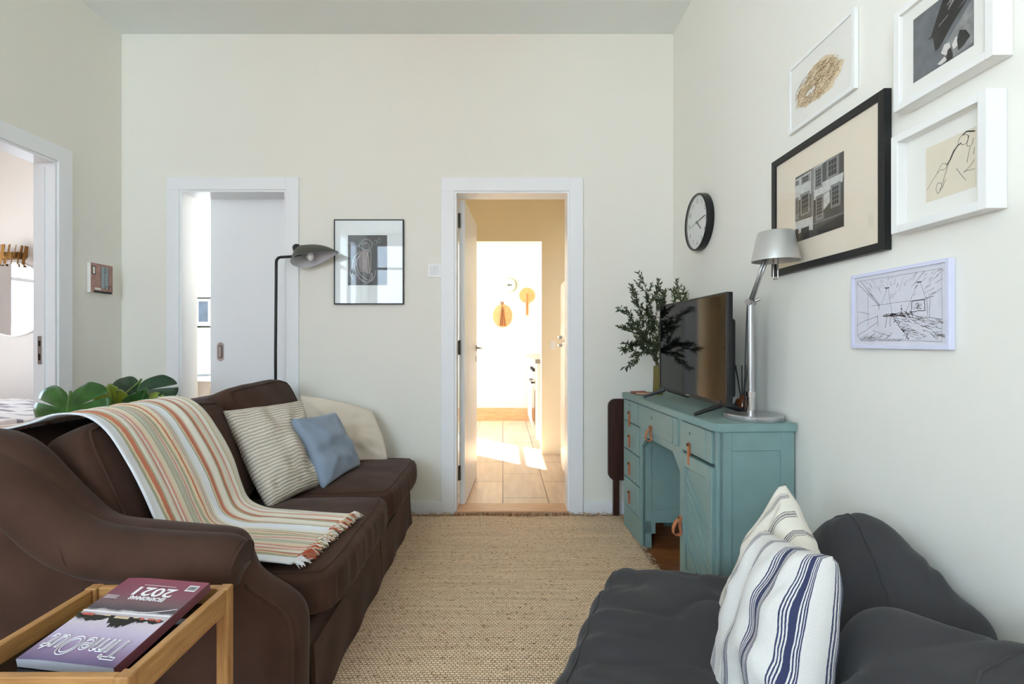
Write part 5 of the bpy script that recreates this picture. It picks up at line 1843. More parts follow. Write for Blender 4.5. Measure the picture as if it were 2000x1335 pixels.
# D: large black frame, photograph of a house front
def art_facade(p, M, w, pr):
    q = nmap(pr)
    mk = lambda n, c: MATS.get(n) or mat(n, c, 0.5, var=0.15, vscale=70)
    g1 = mk('photo_stone', rgb(92, 92, 90)); wt = mk('photo_plaster', rgb(196, 196, 192)); bk = MATS['photo_black']; g2 = mk('photo_midgrey', rgb(128, 128, 126))
    bm = B()
    for pts in ([(0.0, 0.62), (0.36, 0.64), (0.38, 0.98), (0.0, 0.96)], [(0.42, 0.52), (0.98, 0.60), (1.0, 0.72), (0.60, 0.72), (0.60, 0.98), (0.72, 1.0), (0.42, 0.99), (0.42, 0.7)],
                [(0.62, 0.32), (0.75, 0.40), (0.74, 0.56), (0.62, 0.54)], [(0.0, 0.10), (0.2, 0.14), (0.4, 0.10), (0.4, 0.30), (0.0, 0.32)]):
        patch(bm, [q(*t) for t in pts], M, w)
    obj('plaster_print', bm, wt, p)
    # window surrounds
    bmS, bmG, bmB = B(), B(), B()
    wins = [(0.44, 0.60, 0.66, 0.97), (0.68, 0.92, 0.72, 1.0), (0.12, 0.34, 0.36, 0.70), (0.0, 0.09, 0.34, 0.68), (0.46, 0.62, 0.20, 0.56), (0.76, 0.95, 0.30, 0.62), (0.14, 0.34, 0.84, 0.95), (0.0, 0.1, 0.86, 0.94)]
    for (a, b, c, d) in wins:
        x0, y0 = q(a, c); x1, y1 = q(b, d)
        rect(bmS, x0, x1, y0, y1, M, w + 0.0003)
        mx, my = (x1 - x0) * 0.16, (y1 - y0) * 0.10
        rect(bmB, x0 + mx, x1 - mx, y0 + my, y1 - my, M, w + 0.0006)
        nxx, nyy = 3, max(2, int((y1 - y0) / (x1 - x0) * 3))
        for i in range(nxx + 1):
            xx = x0 + mx + (x1 - x0 - 2 * mx) * i / nxx
            ribbon(bmG, [(xx, y0 + my), (xx, y1 - my)], 0.0011 if i in (0, nxx) else 0.0007, M, w + 0.0009)
        for i in range(nyy + 1):
            yy_ = y0 + my + (y1 - y0 - 2 * my) * i / nyy
            ribbon(bmG, [(x0 + mx, yy_), (x1 - mx, yy_)], 0.0009, M, w + 0.0009)
    for (a, b, c, d) in ((0.0, 0.40, 0.33, 0.345), (0.40, 1.0, 0.17, 0.19), (0.36, 0.42, 0.3, 1.0)):
        x0, y0 = q(a, c); x1, y1 = q(b, d); rect(bmS, x0, x1, y0, y1, M, w + 0.0004)
    for (a, b, c) in ((0.10, 0.36, 0.36), (0.44, 0.64, 0.20), (0.0, 0.09, 0.34)):
        for i in range(9):
            x = a + (b - a) * i / 8
            ribbon(bmG, [q(x, c), q(x, c + 0.07)], 0.0006, M, w + 0.0011)
        ribbon(bmG, [q(a, c + 0.07), q(b, c + 0.07)], 0.0009, M, w + 0.0011)
    for (a, b, c, d) in ((0.14, 0.32, 0.0, 0.18), (0.0, 0.08, 0.0, 0.2)):
        x0, y0 = q(a, c); x1, y1 = q(b, d); rect(bmB, x0, x1, y0, y1, M, w + 0.0006)
    patch(bmB, [q(*t) for t in [(0.5, 0.0), (1.0, 0.0), (1.0, 0.16), (0.5, 0.10)]], M, w + 0.0005)
    obj('stone_print', bmS, g2, p); obj('dark_print_areas', bmB, bk, p); obj('white_print_lines', bmG, wt, p)
picture('large black framed photograph of an old house front with tall windows', Mwr(1.909, 1.338), 0.565, 0.447, 0.024, 0.022, M_frb, 0.008, M_warmmat, (0.145, 0.395, 0.105, 0.340), mat('photo_ground', rgb(70, 70, 68), 0.5, var=0.35, vscale=24), art_facade)

# E: interior sketch
def art_sketch(p, M, w, pr):
    q0 = nmap(pr); r = random.Random(9)
    q = lambda a, b: q0(0.04 + 0.92 * a, 0.05 + 0.90 * b)
    bm = B()
    def ln(pts, wd=0.0009, j=0.004):
        P = []
        for (a, b), (c, d) in zip(pts[:-1], pts[1:]):
            for k in range(4):
                t = k / 4; P.append(q(a + (c - a) * t + r.uniform(-j, j), b + (d - b) * t + r.uniform(-j, j)))
        P.append(q(*pts[-1])); ribbon(bm, P, wd * 0.72, M, w)
    ln([(0.0, 1.0), (0.0, 0.12), (0.05, 0.03), (1.0, 0.0), (1.0, 0.98), (0.0, 1.0)], 0.0008)
    ln([(0.0, 0.98), (0.30, 0.56)], 0.0014); ln([(0.05, 1.0), (0.31, 0.57)], 0.0014); ln([(0.30, 0.60), (0.30, 0.50)], 0.0014)
    ln([(0.20, 0.57), (0.86, 0.60)]); ln([(0.83, 0.61), (0.92, 0.62)], 0.0013); ln([(0.86, 0.61), (1.0, 0.72)])
    ln([(0.40, 0.82), (0.33, 0.57)]); ln([(0.42, 0.82), (0.46, 0.42)]); ln([(0.76, 0.84), (0.62, 0.42)]); ln([(0.78, 0.84), (0.84, 0.60)])
    ln([(0.38, 0.825), (0.43, 0.825)], 0.0035); ln([(0.75, 0.845), (0.79, 0.845)], 0.0035)
    ln([(0.57, 0.55), (0.575, 0.47)], 0.0011); ln([(0.57, 0.49), (0.58, 0.47)], 0.003)
    ln([(0.88, 0.60), (0.88, 0.33)]); ln([(0.85, 0.6), (0.86, 0.36)]); ln([(0.15, 0.78), (0.15, 0.25)]); ln([(0.0, 0.5), (0.18, 0.44)])
    ln([(0.0, 0.27), (0.08, 0.33), (0.28, 0.40)], 0.0011); ln([(0.0, 0.10), (0.12, 0.17), (0.28, 0.31)], 0.0012); ln([(0.28, 0.42), (0.29, 0.24)], 0.0014)
    ln([(0.69, 0.58), (0.69, 0.43), (0.83, 0.44), (0.83, 0.585), (0.69, 0.58)], 0.0022, 0.006)
    for k in range(14): ln([(r.uniform(0.71, 0.8), r.uniform(0.45, 0.56)), (r.uniform(0.71, 0.8), r.uniform(0.45, 0.56))], 0.0011)
    for k in range(75):
        a = r.uniform(0.08, 0.97); b = r.uniform(0.64, 0.96)
        if b < 0.98 - a * 1.2: continue
        dx, dz = (a - 0.42), (b - 0.45); n_ = math.hypot(dx, dz); s = r.uniform(0.03, 0.10)
        ln([(a, b), (a + dx / n_ * s, min(0.985, b + dz / n_ * s))], 0.0008, 0.001)
    for k in range(30):
        a = r.uniform(0.34, 0.55); ln([(a, 0.40 + r.uniform(-0.02, 0.03)), (a + r.uniform(0.02, 0.09), 0.40 + r.uniform(-0.03, 0.03))], 0.0014)
    ln([(0.40, 0.38), (0.38, 0.22)], 0.0014); ln([(0.44, 0.37), (0.44, 0.23)], 0.0014)
    for k in range(120):
        a = r.uniform(0.50, 0.98); lim = 0.44 - 0.30 * (a - 0.5); b = r.uniform(0.05, max(0.08, lim))
        if a < 0.68 and b < 0.40 - (a - 0.46) * 1.5 - 0.05: continue
        ln([(a, b), (a + r.uniform(0.02, 0.08), b - r.uniform(0.0, 0.05))], 0.0009, 0.006)
    for k in range(60):
        t = r.random(); a = 0.46 + 0.20 * t; b = 0.40 - 0.36 * t
        ln([(a, b), (a + r.uniform(-0.03, 0.04), b + r.uniform(-0.04, 0.04))], 0.0012, 0.005)
    for k in range(16):
        a = 0.56 + k * 0.008; ln([(a, 0.42 + 0.03 * math.sin(k)), (a + 0.03, 0.38 + 0.03 * math.cos(k * 2))], 0.0018)
    ln([(0.60, 0.44), (0.75, 0.36), (1.0, 0.30)], 0.0012); ln([(0.22, 0.17), (0.44, 0.08)], 0.001); ln([(0.04, 0.045), (0.6, 0.035)], 0.001)
    for k in range(26):
        a = 0.06 + k * 0.02
        if 0.24 < a < 0.30: continue
        ln([(a, 0.01 + 0.012 * (k % 2)), (a + 0.012, 0.028 - 0.012 * (k % 3))], 0.0013, 0.004)
    for k in range(24):
        a = r.uniform(0.03, 0.4); ln([(a, 0.05), (a + 0.07, 0.05 + r.uniform(0.02, 0.1))], 0.0006)
    obj('drawn_lines', bm, M_ink, p)
picture('lilac white framed ink sketch of a room interior, lowest on the right wall', Mwr(1.481, 1.064), 0.326, 0.220, 0.010, 0.017, M_frl, 0.005, mat('sketch_paper', rgb(222, 222, 232), 0.9, spec=0.1), None, None, art_sketch)

# F: on the back wall
def art_thread(p, M, w, pr):
    q = nmap(pr); r = random.Random(31)
    bm = B()
    patch(bm, [q(*t) for t in [(0.26, 0.68), (0.52, 0.70), (0.56, 0.24), (0.30, 0.27)]], M, w)
    obj('stone_shape', bm, mat('photo_taupe', rgb(128, 112, 112), 0.5, var=0.2, vscale=50), p)
    bm = B()
    patch(bm, [q(*t) for t in [(0.0, 0.0), (0.62, 0.0), (0.55, 0.12), (0.28, 0.26), (0.16, 0.10), (0.0, 0.20)]], M, w)
    patch(bm, [q(*t) for t in [(0.17, 0.12), (0.27, 0.27), (0.27, 0.90), (0.17, 0.92)]], M, w + 0.0001)
    obj('shadow_shape', bm, mat('photo_nearblack', rgb(18, 20, 24), 0.5), p)
    bm = B()
    for pts, wd in (([(0.26, 0.76), (0.34, 0.86), (0.46, 0.92), (0.58, 0.88), (0.62, 0.80), (0.56, 0.72), (0.44, 0.70), (0.34, 0.74), (0.28, 0.78)], 0.0026),
                    ([(0.24, 0.78), (0.33, 0.82), (0.44, 0.84), (0.55, 0.80), (0.50, 0.70), (0.40, 0.72), (0.36, 0.80), (0.50, 0.86)], 0.0022),
                    ([(0.48, 0.66), (0.52, 0.58), (0.54, 0.40), (0.56, 0.26), (0.50, 0.24), (0.48, 0.36), (0.46, 0.52), (0.50, 0.62), (0.58, 0.68), (0.58, 0.30)], 0.0030),
                    ([(0.26, 0.64), (0.14, 0.54), (0.10, 0.36), (0.06, 0.24), (0.12, 0.12)], 0.0026), ([(0.22, 0.60), (0.13, 0.46), (0.13, 0.28), (0.09, 0.16)], 0.0024),
                    ([(0.30, 0.60), (0.18, 0.46), (0.20, 0.26), (0.32, 0.12), (0.48, 0.06), (0.60, 0.12), (0.62, 0.24)], 0.0024),
                    ([(0.36, 0.66), (0.24, 0.50), (0.26, 0.28), (0.40, 0.16), (0.54, 0.10), (0.58, 0.22)], 0.0022),
                    ([(0.62, 0.80), (0.70, 0.90), (0.74, 0.84), (0.68, 0.80)], 0.0012), ([(0.74, 0.86), (0.80, 0.94), (0.84, 0.88), (0.80, 0.84), (0.74, 0.88)], 0.0012),
                    ([(0.46, 0.02), (0.58, 0.08), (0.68, 0.18), (0.70, 0.30)], 0.0018), ([(0.58, 0.26), (0.64, 0.14), (0.60, 0.08)], 0.0018)):
        ribbon(bm, [q(*t) for t in smooth2(pts, 6)], wd, M, w + 0.0005)
    obj('white_thread', bm, mat('photo_thread', rgb(206, 210, 212), 0.5), p)
Mb = lambda x, z: plane_M((x, YK, z), (1, 0, 0), (0, 0, 1))
picture('thin black framed dark print with white scribbled lines, on the back wall', Mb(-1.060, 1.319), 0.438, 0.533, 0.007, 0.020, M_frb, 0.004, M_coolmat, (0.088, 0.334, 0.120, 0.434), mat('photo_charcoal', rgb(50, 51, 54), 0.5, var=0.2, vscale=12), art_thread)

# small canvas on the left wall
Mlw = plane_M((XL, 2.812, 1.372), (0, 1, 0), (0, 0, 1))
sc2 = thing('small_canvas', 'small unframed print of a pink wall with a pale blue door on the left wall', 'picture', Mlw @ Vector((0.075, 0, 0)))
bm = B(); mbox(bm, Mlw, 0, 0.158, 0, 0.172, 0.001, 0.022, 0.001)
obj('canvas_block', bm, M_frw, sc2)
bm = B(); mbox(bm, Mlw, 0, 0.158, 0, 0.172, 0.022, 0.0228)
pp_ = obj('print', bm, mat('pink_wall_print', rgb(178, 140, 132), 0.7, var=0.15, vscale=40), sc2)
bm = B(); rect(bm, 0.07, 0.128, 0.03, 0.158, Mlw, 0.0232); obj('door_print', bm, mat('pale_blue_print', rgb(158, 170, 176), 0.7), pp_)
bm = B()
for x in (0.072, 0.098, 0.126): ribbon(bm, [(x, 0.03), (x, 0.156)], 0.002, Mlw, 0.0236)
ribbon(bm, [(0.098, 0.15), (0.11, 0.13), (0.098, 0.12)], 0.003, Mlw, 0.0236)
rect(bm, 0.008, 0.034, 0.105, 0.155, Mlw, 0.0232); rect(bm, 0.02, 0.15, 0.0, 0.012, Mlw, 0.0232)
for cx_ in (0.115, 0.14):
    ribbon(bm, [(cx_ + 0.014 * math.cos(t / 3), 0.03 + 0.016 * math.sin(t / 3)) for t in range(20)], 0.0022, Mlw, 0.0238)
obj('dark_print', bm, M_frb, pp_)
bm = B(); rect(bm, 0.013, 0.029, 0.11, 0.15, Mlw, 0.0236); rect(bm, 0.028, 0.07, 0.018, 0.03, Mlw, 0.0238)
obj('light_print', bm, M_paper, pp_)

# ------------------------------------------------------------------ wall clock
ck = thing('wall_clock', 'round black rimmed wall clock with a white dial above the television', 'clock', (XR, 2.62, 1.575))
Mc = plane_M((XR, 2.62, 1.727), (0, -1, 0), (0, 0, 1))
bm = B()
lathe(bm, [(0.0, 0.001), (0.150, 0.001), (0.152, 0.006), (0.152, 0.036), (0.148, 0.041), (0.1435, 0.040), (0.1425, 0.028), (0.0, 0.027)], (0, 0, 0), 72, M=Mc)
obj('clock_case', fixn(bm), M_black, ck, smooth=True, angle=35)
bm = B(); lathe(bm, [(0.0, 0.0275), (0.1415, 0.0275), (0.1415, 0.0282), (0.0, 0.0284)], (0, 0, 0), 64, M=Mc)
dial = obj('dial', fixn(bm), mat('dial_white', rgb(232, 234, 234), 0.6), ck)
for hnum in range(1, 13):
    a = PI / 2 - hnum * PI / 6
    bm = text_bm(str(hnum), 0.033, Mc @ Matrix.Translation((0.112 * math.cos(a), 0.112 * math.sin(a), 0.029)))
    obj('numeral', bm, M_inkb, dial)
def hand(nm, deg, L, back, wd, m, w):
    a = math.radians(90 - deg)
    bm = B(); Mh_ = Mc @ Matrix.Rotation(a, 4, 'Z')
    mbox(bm, Mh_, -back, L, -wd / 2, wd / 2, w, w + 0.001)
    obj(nm, bm, m, ck)
hand('hour_hand', 132, 0.066, 0.012, 0.006, M_inkb, 0.030)
hand('minute_hand', 84, 0.108, 0.014, 0.005, M_inkb, 0.0315)
M_grn = mat('green_hand', rgb(40, 130, 100), 0.5)
hand('second_hand', 262, 0.105, 0.045, 0.0025, M_grn, 0.033)
bm = B(); lathe(bm, [(0, 0.0285), (0.007, 0.0285), (0.007, 0.035), (0, 0.035)], (0, 0, 0), 16, M=Mc)
obj('hub', fixn(bm), M_grn, ck)
bm = B(); lathe(bm, [(0.0, 0.0375), (0.142, 0.0375), (0.142, 0.0380), (0.0, 0.0380)], (0, 0, 0), 48, M=Mc)
obj('clock_glass', fixn(bm), M_pane, ck)

# ------------------------------------------------------------------ bean bag
M_bean = fabric('charcoal_canvas', rgb(64, 63, 65), 0.92, sheen=0.12, weave=500, wstr=0.3, var=0.10, vscale=4)
def hull(cs):
    bm = B()
    for (x, y, z, r) in cs:
        bmesh.ops.create_icosphere(bm, subdivisions=3, radius=r, matrix=Matrix.Translation((x, y, z)))
    r = bmesh.ops.convex_hull(bm, input=bm.verts[:])
    dead = [g for g in r['geom_interior'] if isinstance(g, bmesh.types.BMVert)] 
    bmesh.ops.delete(bm, geom=dead, context='VERTS')
    loose = [v for v in bm.verts if not v.link_faces]
    bmesh.ops.delete(bm, geom=loose, context='VERTS')
    return bm
BAG = {
 'seat': [(0.405, 1.60, 0.285, 0.055), (0.47, 1.53, 0.11, 0.10), (0.83, 1.47, 0.27, 0.075), (0.85, 1.40, 0.10, 0.10), (0.19, 1.06, 0.235, 0.105), (0.18, 1.05, 0.12, 0.11), (0.08, 0.60, 0.22, 0.11), (0.08, 0.60, 0.12, 0.11), (0.86, 0.60, 0.22, 0.13), (0.55, 1.0, 0.22, 0.13)],
 'hump': [(0.96, 1.44, 0.42, 0.085), (0.94, 1.27, 0.555, 0.085), (0.97, 1.12, 0.48, 0.075), (0.97, 1.45, 0.15, 0.10), (0.80, 1.15, 0.30, 0.12), (0.95, 0.95, 0.30, 0.11)],
 'near': [(0.775, 0.93, 0.46, 0.10), (0.70, 0.80, 0.44, 0.12), (0.90, 0.80, 0.475, 0.10), (0.94, 0.66, 0.44, 0.12), (0.72, 0.60, 0.36, 0.14), (0.9, 0.6, 0.15, 0.14), (0.70, 0.95, 0.28, 0.10)],
}
bm = B()
for k_, cs in BAG.items():
    merge(bm, hull(cs))
def rem(o):
    md = o.modifiers.new('r', 'REMESH'); md.mode = 'VOXEL'; md.voxel_size = 0.013
    s = o.modifiers.new('s', 'SMOOTH'); s.iterations = 14; s.factor = 0.7
bm = evaluated(bm, rem)
bm.normal_update()
crease_c = Vector((0.62, 1.0, 0.36))
for v in bm.verts:
    p = v.co; nn = v.normal
    d = 0.014 * N3(p, 3.0, 2) + 0.008 * N3(p, 8.0, 5) - 0.010 * max(0, 0.12 - abs(N3(p, 5.0, 12))) * 6
    # folds fanning from the left seam of the seat
    if p.x < 0.5:
        f = math.sin(p.y * 46 + 14 * p.x + 2.5 * N3(p, 4, 9))
        d += 0.0075 * f * max(0, 1 - abs(p.x - 0.20 - 0.25 * max(0, p.y - 1.0)) / 0.16)
    # folds on the back, running down to the crease
    if p.z > 0.3 and p.x > 0.62:
        f = math.sin((p.y * 0.9 + p.z * 0.9) * 34 + 3 * N3(p, 3, 4))
        d += 0.011 * f * max(0, 1 - abs(p.z - 0.43) / 0.2)
    v.co = p + nn * d
    if v.co.z < 0.012: v.co.z = 0.012
    if v.co.x > XR - 0.018: v.co.x = XR - 0.018
from mathutils.bvhtree import BVHTree
bm.normal_update()
bvh = BVHTree.FromBMesh(bm)
def on_bag(pts):
    out = []
    for p_ in smooth_path(pts, 10):
        c_, n_, _, _ = bvh.find_nearest(p_)
        out.append(c_ + n_ * 0.0008)
    return out
seams = [on_bag([(0.93, 1.42, 0.55), (0.90, 1.28, 0.66), (0.88, 1.16, 0.58), (0.86, 1.08, 0.50), (0.84, 1.04, 0.42)]),
         on_bag([(0.70, 0.70, 0.58), (0.78, 0.78, 0.60), (0.86, 0.82, 0.60), (0.95, 0.84, 0.58), (1.02, 0.84, 0.52)]),
         on_bag([(0.37, 1.62, 0.33), (0.26, 1.38, 0.33), (0.14, 1.10, 0.33), (0.06, 0.85, 0.33), (0.0, 0.6, 0.32)])]
bg_ = obj('bean_bag', bm, M_bean, smooth=True)
bpy.context.view_layer.update()
for sp_ in seams:
    t_ = B(); tube(t_, sp_, 0.0025, 6)
    obj('seam', t_, M_bean, bg_, smooth=True)
tag(bg_, 'large charcoal grey bean bag seat slumped against the right wall', 'bean bag')

# ------------------------------------------------------------------ striped cushions on the bean bag
lin = rgb(226, 220, 208); navy = rgb(60, 66, 98); bl = rgb(74, 74, 82); lin2 = rgb(220, 218, 214)
def bands(groups, base, per_line):
    s = [(0.0, base)]
    for (c0, lines) in groups:
        for (off, wd) in lines:
            s.append((c0 + off, per_line)); s.append((c0 + off + wd, base))
    return s
thin = [(-0.035, 0.006), (-0.020, 0.006), (-0.006, 0.009), (0.010, 0.006), (0.024, 0.006)]
cluster = [(-0.062, 0.007), (-0.048, 0.008), (-0.033, 0.010), (-0.016, 0.034), (0.025, 0.010), (0.041, 0.008), (0.055, 0.007)]
M_navy = stripe_mat('navy_striped_linen', bands([(0.18, thin), (0.40, thin), (0.64, cluster), (0.87, cluster)], lin2, navy), 'X', weave=180)
thin = [(-0.035, 0.006), (-0.020, 0.006), (-0.006, 0.009), (0.010, 0.006), (0.024, 0.006)]
M_thin = stripe_mat('thin_striped_linen', bands([(0.20, thin), (0.42, thin), (0.64, thin), (0.9, thin)], lin, bl), 'X', weave=180)
corner_pillow('throw_pillow', 'cream linen cushion with thin dark stripes, behind the navy striped one on the bean bag',
              [(0.722, 1.245, 0.722), (0.705, 1.085, 0.60), (0.64, 1.09, 0.28), (0.60, 1.34, 0.36)], 0.12, M_thin, 3.7, wr=0.020, pinch=0.04)
corner_pillow('throw_pillow', 'cream linen cushion with navy stripes, standing in the fold of the bean bag',
              [(0.612, 1.135, 0.645), (0.628, 0.925, 0.675), (0.515, 0.83, 0.30), (0.50, 1.16, 0.275)], 0.14, M_navy, 6.3, wr=0.020, pinch=0.03)

# ------------------------------------------------------------------ bedroom: bed, mirror, wall lamp
bed = thing('bed', 'bed with white sheet beyond the left doorway', 'bed', (-3.9, 3.2, 0))
bm = B(); box(bm, -4.9, -2.95, 2.55, 4.15, 0.08, 0.30, 0.02)
obj('bed_base', bm, M_white, bed)
Mbd = Matrix.Translation((-3.925, 3.35, 0.385))
obj('mattress', puff(Mbd, (1.95, 1.6, 0.20), 10, (0, 0, 0.01), n=12), mat('white_sheet', rgb(236, 236, 242), 0.9), bed, smooth=True)
for (x, y) in ((-4.85, 2.6), (-3.0, 2.6), (-4.85, 4.1), (-3.0, 4.1)):
    bm = B(); box(bm, x - 0.03, x + 0.03, y - 0.03, y + 0.03, 0, 0.09)
    obj('leg', bm, M_white, bed)
def wob(sc, am, s):
    def f(c, q):
        c.z += am * noise.noise(Vector((c.x * sc, c.y * sc, s)))
        return c
    return f
obj_ = obj('red_blanket', puff(Matrix.Translation((-3.95, 3.40, 0.505)), (1.9, 1.45, 0.05), 10, (0, 0, 0), n=30, fn=wob(6, 0.008, 1)), mat('faded_red_cloth', rgb(196, 92, 100), 0.9, var=0.1), smooth=True)
tag(obj_, 'faded red blanket folded on the bed, under the patterned quilt', 'blanket')
M_quilt = stripe_mat('quilt_cloth', [(0, rgb(226, 218, 214))] + [(0.03 + 0.055 * k + 0.02 * (k % 2), rgb(150, 140, 146) if k % 2 else rgb(232, 224, 220)) for k in range(17)], 'Y', weave=60)
bm = puff(Matrix.Translation((-3.95, 3.45, 0.565)), (1.8, 1.35, 0.075), 10, (0, 0, 0.01), n=30, fn=wob(8, 0.02, 3))
uvl = uv_new(bm)
for f in bm.faces:
    for lp in f.loops: lp[uvl].uv = ((lp.vert.co.x + 4.9) / 1.9, (lp.vert.co.y - 2.75) / 1.4)
obj_ = obj('patterned_quilt', bm, M_quilt, smooth=True)
tag(obj_, 'pale quilt with grey pattern lying on top of the bed', 'quilt')

YBB = 4.4
mx_, mz_ = (30 - 982) * YBB / 950 - 0.01, 1.083 - (585 - 668) * YBB / 950
Mm = plane_M((mx_, YBB, mz_), (1, 0, 0), (0, 0, 1))
mr_ = thing('wall_mirror', 'round frameless mirror reflecting a window on the bedroom wall', 'mirror', (mx_, YBB, mz_ - 0.34))
bm = B(); prism(bm, [(0.335 * math.cos(t * PI / 32), 0.335 * math.sin(t * PI / 32)) for t in range(64)], Mm, 0.004, 0.014)
obj('mirror_rim', fixn(bm), M_white, mr_)
bm = B(); prism(bm, [(0.325 * math.cos(t * PI / 32), 0.325 * math.sin(t * PI / 32)) for t in range(64)], Mm, 0.014, 0.0155)
obj('mirror_glass', fixn(bm), mat('mirror', rgb(238, 240, 242), 0.02, metal=1.0), mr_)

lx, lz = (8 - 982) * 4.3 / 950, 1.083 - (497 - 668) * 4.3 / 950
wl_ = thing('wall_lamp', 'brass wall lamp of layered strips above the bedroom mirror', 'lamp', (lx, YBB, lz - 0.1))
M_gold = mat('gilt_brass', rgb(150, 104, 48), 0.45, metal=0.6)
bm = B(); box(bm, lx - 0.10, lx + 0.10, YBB - 0.06, YBB - 0.001, lz - 0.03, lz + 0.03, 0.005)
obj('wall_plate', bm, M_gold, wl_)
for row in range(2):
    for k in range(9):
        a = PI * (k + 0.5 * row) / 8.5
        cx_, cy_ = lx + 0.125 * math.cos(a), YBB - 0.03 - 0.095 * math.sin(a)
        t_ = B(); box(t_, -0.017, 0.017, -0.002, 0.002, -0.052, 0.052, 0.001)
        t_.transform(Matrix.Translation((cx_, cy_, lz + 0.035 - 0.07 * row)) @ Matrix.Rotation(-a + PI / 2 if False else a + PI / 2, 4, 'Z') @ Matrix.Rotation(0.12, 4, 'X'))
        obj('metal_strip', t_, M_gold, wl_)

# ------------------------------------------------------------------ study: shelf and print seen through the gap
dsk = thing('white_table', 'white table under the window seen through the gap of the sliding door', 'table', (-2.4, 4.15, 0))
bm = B(); box(bm, -2.79, -2.0, 3.9, 4.39, 0.765, 0.79, 0.003); obj('tabletop', bm, M_white, dsk)
for x, y in ((-2.76, 3.94), (-2.04, 3.94), (-2.76, 4.35), (-2.04, 4.35)):
    bm = B(); box(bm, x - 0.02, x + 0.02, y - 0.02, y + 0.02, 0, 0.765); obj('leg', bm, M_white, dsk)
picture('narrow black and white framed print below the window in the study', plane_M((-2.79, 4.4, 1.215), (1, 0, 0), (0, 0, 1)), 0.24, 0.27, 0.012, 0.015, M_frb, 0.004, M_coolmat, (0.045, 0.13, 0.05, 0.235), mat('blue_grey_print', rgb(92, 112, 140), 0.6, var=0.3, vscale=12))
bm = B(); t_ = B(); box(t_, -0.09, 0.09, -0.06, 0.06, 0, 0.012, 0.002); t_.transform(Matrix.Translation((-2.63, 4.2, 0.79)) @ Matrix.Rotation(0.3, 4, 'Z')); merge(bm, t_)
tag(obj('notebook', bm, mat('grey_cover', rgb(150, 158, 172), 0.6)), 'thin grey notebook lying on the white study table', 'notebook')

# ------------------------------------------------------------------ kitchen and hall
fr = thing('refrigerator', 'tall white refrigerator with rounded doors in the hall at right', 'refrigerator', (0.80, 3.75, 0))
M_fr = mat('fridge_enamel', rgb(240, 236, 232), 0.22, spec=0.5)
bm = B(); box(bm, 0.535, 1.10, 3.44, 4.02, 0.03, 1.555, 0.012, 3)
obj('cabinet', bm, M_fr, fr)
for nm, z0, z1 in (('fridge_door', 0.06, 1.085), ('freezer_door', 1.10, 1.56)):
    bm = puff(Matrix.Translation((0.505, 3.73, (z0 + z1) / 2)), (0.06, 0.585, z1 - z0), p=14, crown=(0.012, 0, 0), n=24)
    d_ = obj(nm, bm, M_fr, fr, smooth=True)
    bm = B(); zz = z1 - 0.03 if nm == 'fridge_door' else z0 + 0.02
    box(bm, 0.450, 0.476, 3.90, 4.0, zz - 0.012, zz + 0.012, 0.004)
    obj('door_handle', bm, M_steel, d_)
bm = B(); box(bm, 0.53, 1.09, 3.46, 4.0, 0, 0.03); obj('plinth', bm, M_black, fr)

kc = thing('kitchen_cabinet', 'white kitchen base cabinets with a grey stone worktop at the right', 'cabinet', (0.6, 5.8, 0))
bm = B(); box(bm, 0.36, 1.0, 4.86, 6.66, 0.1, 0.87, 0.002); obj('cabinet_body', bm, M_white, kc)
bm = B(); box(bm, 0.40, 1.0, 4.86, 6.66, 0.004, 0.1); obj('plinth', bm, M_white, kc)
for (a, b) in ((4.87, 5.0), (5.62, 6.13), (6.14, 6.65)):
    bm = B(); box(bm, 0.340, 0.359, a, b, 0.105, 0.72, 0.002); d_ = obj('cabinet_door', bm, M_white, kc)
    bm = B(); box(bm, 0.340, 0.359, a, b, 0.725, 0.865, 0.002); d_ = obj('drawer', bm, M_white, kc)
wt = thing('worktop', 'speckled grey stone worktop on the white kitchen cabinets', 'worktop', (0.6, 5.8, 0.87))
bm = B(); box(bm, 0.325, 1.0, 4.86, 6.66, 0.87, 0.91, 0.003); obj('stone_slab', bm, mat('grey_granite', rgb(150, 142, 136), 0.3, var=0.5, vscale=60), wt)
ov = thing('oven', 'built in oven with a dark handle between the kitchen cabinets', 'oven', (0.35, 5.3, 0.15))
bm = B(); box(bm, 0.335, 0.359, 5.01, 5.61, 0.15, 0.865, 0.003); obj('oven_front', bm, mat('oven_steel', rgb(190, 186, 180), 0.3, metal=0.6), ov)
bm = B(); box(bm, 0.331, 0.335, 5.06, 5.56, 0.22, 0.58, 0.001); obj('oven_glass', bm, M_screen, ov)
bm = B(); tube(bm, [(0.305, 5.06, 0.66), (0.305, 5.56, 0.66)], 0.011, 10); tube(bm, [(0.305, 5.08, 0.66), (0.336, 5.08, 0.66)], 0.008, 8); tube(bm, [(0.305, 5.54, 0.66), (0.336, 5.54, 0.66)], 0.008, 8)
obj('oven_handle', bm, M_black, ov)
for k in range(4):
    bm = B(); tube(bm, [(0.336, 5.1 + 0.14 * k, 0.79), (0.312, 5.1 + 0.14 * k, 0.79)], 0.017, 14); obj('knob', bm, M_black, ov)

